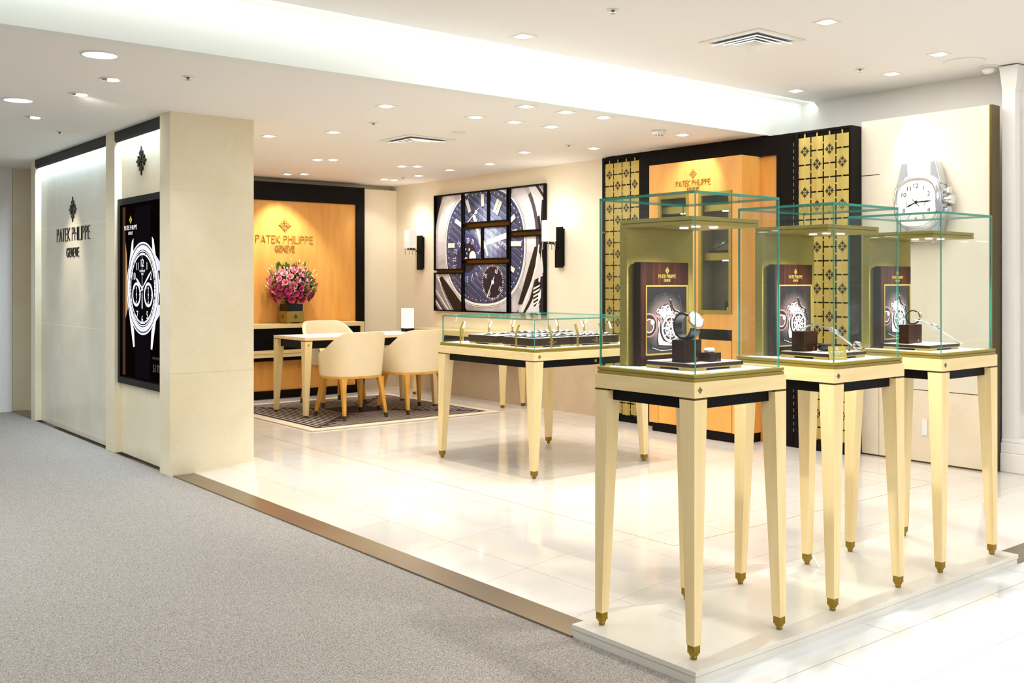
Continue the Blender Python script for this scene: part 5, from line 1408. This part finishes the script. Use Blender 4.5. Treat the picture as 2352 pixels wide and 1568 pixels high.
for (x, y, lab, e, aim) in (
    (3.896, 4.703, 'square downlight in raised ceiling near the step, left of the air vent', 50, None),
    (5.021, 3.358, 'square downlight in raised ceiling above and right of the big air vent', 60, None),
    (6.299, 3.375, 'square downlight beside the round ceiling speaker', 9, (6.86, 3.78, 1.95)),
    (6.631, 3.905, 'angled square downlight aimed at the giant wall watch', 20, (6.86, 3.80, 2.02)),
    (6.646, 4.719, 'square downlight at the end of the ceiling step by the lattice', 22, (6.80, 4.5, 1.6))):
    downlight(x, y, UZ, lab, G2, e, aim, 70 if aim is None else 50)
# round downlights over the aisle
def round_light(x, y, r_, label, group, col, mt, e, aim=None, tilt=False):
    t = thing('round_downlight', label, 'downlight', (x, y, CZ), group=group)
    rim = MB(); n = 32
    vs = []
    for (rr_, zz) in ((r_ * .86, -.002), (r_ * .88, -.007), (r_, -.005), (r_, 0)): vs += [(x + rr_ * math.cos(2 * PI * i / n), y + rr_ * math.sin(2 * PI * i / n), CZ + zz) for i in range(n)]
    rim.add(vs, [(k * n + i, k * n + (i + 1) % n, (k + 1) * n + (i + 1) % n, (k + 1) * n + i) for k in range(3) for i in range(n)], 0, True)
    obj('rim', rim, 'white_plastic', t)
    if tilt:
        obj('reflector', MB().lathe([(r_ * .8, CZ - .003), (r_ * .8, CZ - .0005)], 28, x, y), 'cabinet_inside', t)
        m = MB().lathe([(r_ * .5, CZ - .012), (r_ * .5, CZ - .003)], 24, x + r_ * .22, y - r_ * .12)
        obj('lamp', m, mt, t)
    else: obj('lamp', MB().lathe([(r_ * .84, CZ - .004), (r_ * .84, CZ - .0005)], 32, x, y), mt, t)
    if e: spot((x, y, CZ - .02), e, 110 if not tilt else 55, col, aim, soft=r_ * .6)
round_light(1.65, 5.43, .098, 'large round white downlight over the aisle, nearer one', 'large round aisle downlights', (.85, .93, 1), 'cool_lamp', 34)
round_light(1.65, 7.12, .098, 'large round white downlight over the aisle, farther left one', 'large round aisle downlights', (.85, .93, 1), 'cool_lamp', 34)
round_light(1.894, 6.045, .062, 'small tilted round spotlight between the two large ones, nearer', 'tilted round spotlights', (1, .93, .82), 'lamp_on', 14, (2.6, 7.6, .8), True)
round_light(1.891, 6.646, .062, 'small tilted round spotlight between the two large ones, farther', 'tilted round spotlights', (1, .93, .82), 'lamp_on', 14, (2.655, 7.75, 2.2), True)
round_light(1.900, 7.785, .062, 'small tilted round spotlight aimed at the lettered stone recess', 'tilted round spotlights', (1, .90, .76), 'lamp_on', 14, (2.655, 8.9, .6), True)
round_light(1.90, 9.06, .062, 'bright round spotlight at the far left of the aisle ceiling', 'tilted round spotlights', (1, .90, .76), 'lamp_on', 0, None, False)
spot((2.10, 9.45, CZ - .02), 60, 44, (1, .88, .74), (2.655, 9.50, 1.35), blend=.9, soft=.02)

def sprinkler(x, y, z, label):
    t = thing('sprinkler_head', label, 'sprinkler', (x, y, z), group='sprinkler heads in the ceiling')
    obj('plate', MB().lathe([(.030, z - .004), (.034, z - .0005)], 24, x, y), 'white_plastic', t)
    obj('nozzle', MB().lathe([(.014, z - .022), (.016, z - .018), (.006, z - .016), (.010, z - .004)], 14, x, y), 'chrome_soft', t)
for (x, y, z, l) in ((2.221, 5.70, CZ, 'sprinkler head in aisle ceiling above the near stone pier'), (2.252, 8.42, CZ, 'sprinkler head in aisle ceiling beside the far black pelmet'),
                     (3.937, 6.494, CZ, 'sprinkler head in lounge ceiling right of the stone pier'), (5.886, 6.494, CZ, 'sprinkler head left of the black cabinet top'),
                     (6.27, 9.70, CZ, 'tiny sprinkler head near the far wall corner'), (3.893, 3.937, UZ, 'sprinkler head at the top of the raised ceiling, left of the vent'), (6.31, 3.956, UZ, 'sprinkler head in raised ceiling near the speaker')):
    sprinkler(x, y, z, l)
def vent(x0, y0, x1, y1, z, label):
    t = thing('air_vent', label, 'air vent', ((x0 + x1) / 2, (y0 + y1) / 2, z), group='square ceiling air vents')
    cx, cy = (x0 + x1) / 2, (y0 + y1) / 2; h = (x1 - x0) / 2
    obj('backing', MB().box(cx - h * .8, cy - h * .8, z - .003, cx + h * .8, cy + h * .8, z - .0005), 'vent_dark', t)
    def ring(a, b, za, zb):
        m = MB(); n = 4; vs = []
        for (r_, zz) in ((a, za), (b, zb), (b, zb + .004), (a, za + .004)): vs += [(cx - r_, cy - r_, zz), (cx + r_, cy - r_, zz), (cx + r_, cy + r_, zz), (cx - r_, cy + r_, zz)]
        m.add(vs, [(k * 4 + i, k * 4 + (i + 1) % 4, ((k + 1) % 4) * 4 + (i + 1) % 4, ((k + 1) % 4) * 4 + i) for k in range(4) for i in range(4)]); return m
    obj('frame', ring(h * 1.0, h * .80, z - .005, z - .008), 'white_plastic', t)
    for k, (a, b) in enumerate(((.74, .60), (.54, .40), (.34, .20))): obj('louvre', ring(h * a, h * b, z - .026 + 0.0, z - .008), 'white_plastic', t)
    obj('louvre', MB().box(cx - h * .15, cy - h * .15, z - .016, cx + h * .15, cy + h * .15, z - .012), 'white_plastic', t)
vent(4.835, 3.70, 5.295, 4.13, UZ, 'large square air vent in the raised ceiling')
vent(4.46, 6.82, 4.92, 7.28, CZ, 'square air vent in the lounge ceiling over the rug')
t = thing('smoke_detector', 'round cream smoke detector hanging from the lounge ceiling left of the cabinet crest', 'smoke detector', (5.871, 5.432, CZ - .05))
obj('body', MB().lathe([(.026, CZ - .050), (.030, CZ - .044), (.032, CZ - .034), (.052, CZ - .026), (.054, CZ - .002), (.050, CZ - .0005)], 28, 5.871, 5.432), 'white_plastic', t)
m = MB()
for i in range(8):
    a_ = 2 * PI * i / 8; m.box(-.006, .029, CZ - .042, .006, .0325, CZ - .037); 
    b = len(m.v) - 8
    for k in range(b, len(m.v)):
        v = m.v[k]; m.v[k] = (5.871 + v[0] * math.cos(a_) - v[1] * math.sin(a_), 5.432 + v[0] * math.sin(a_) + v[1] * math.cos(a_), v[2])
obj('slots', m, 'ink', t)
single('ceiling_speaker', MB().lathe([(.105, UZ - .006), (.125, UZ - .006), (.130, UZ - .0005)], 40, 6.643, 3.382), 'white_top', 'flat round beige speaker grille in the raised ceiling', 'speaker')
single('round_ceiling_plate', MB().lathe([(.04, CZ - .006), (.055, CZ - .004), (.058, CZ - .0005)], 32, 4.714, 6.488), 'white_plastic', 'blank round white plate in the lounge ceiling above the vent', 'ceiling plate')
t = thing('dome_sensor', 'white dome camera on the raised ceiling by the far right pilaster', 'dome camera', (6.93, 3.36, UZ - .06))
obj('base', MB().lathe([(.060, UZ - .008), (.066, UZ - .0005)], 32, 6.93, 3.36), 'white_plastic', t)
obj('dome', MB().lathe([(.004, UZ - .052), (.022, UZ - .048), (.036, UZ - .036), (.044, UZ - .008)], 28, 6.93, 3.36), 'white_plastic', t)
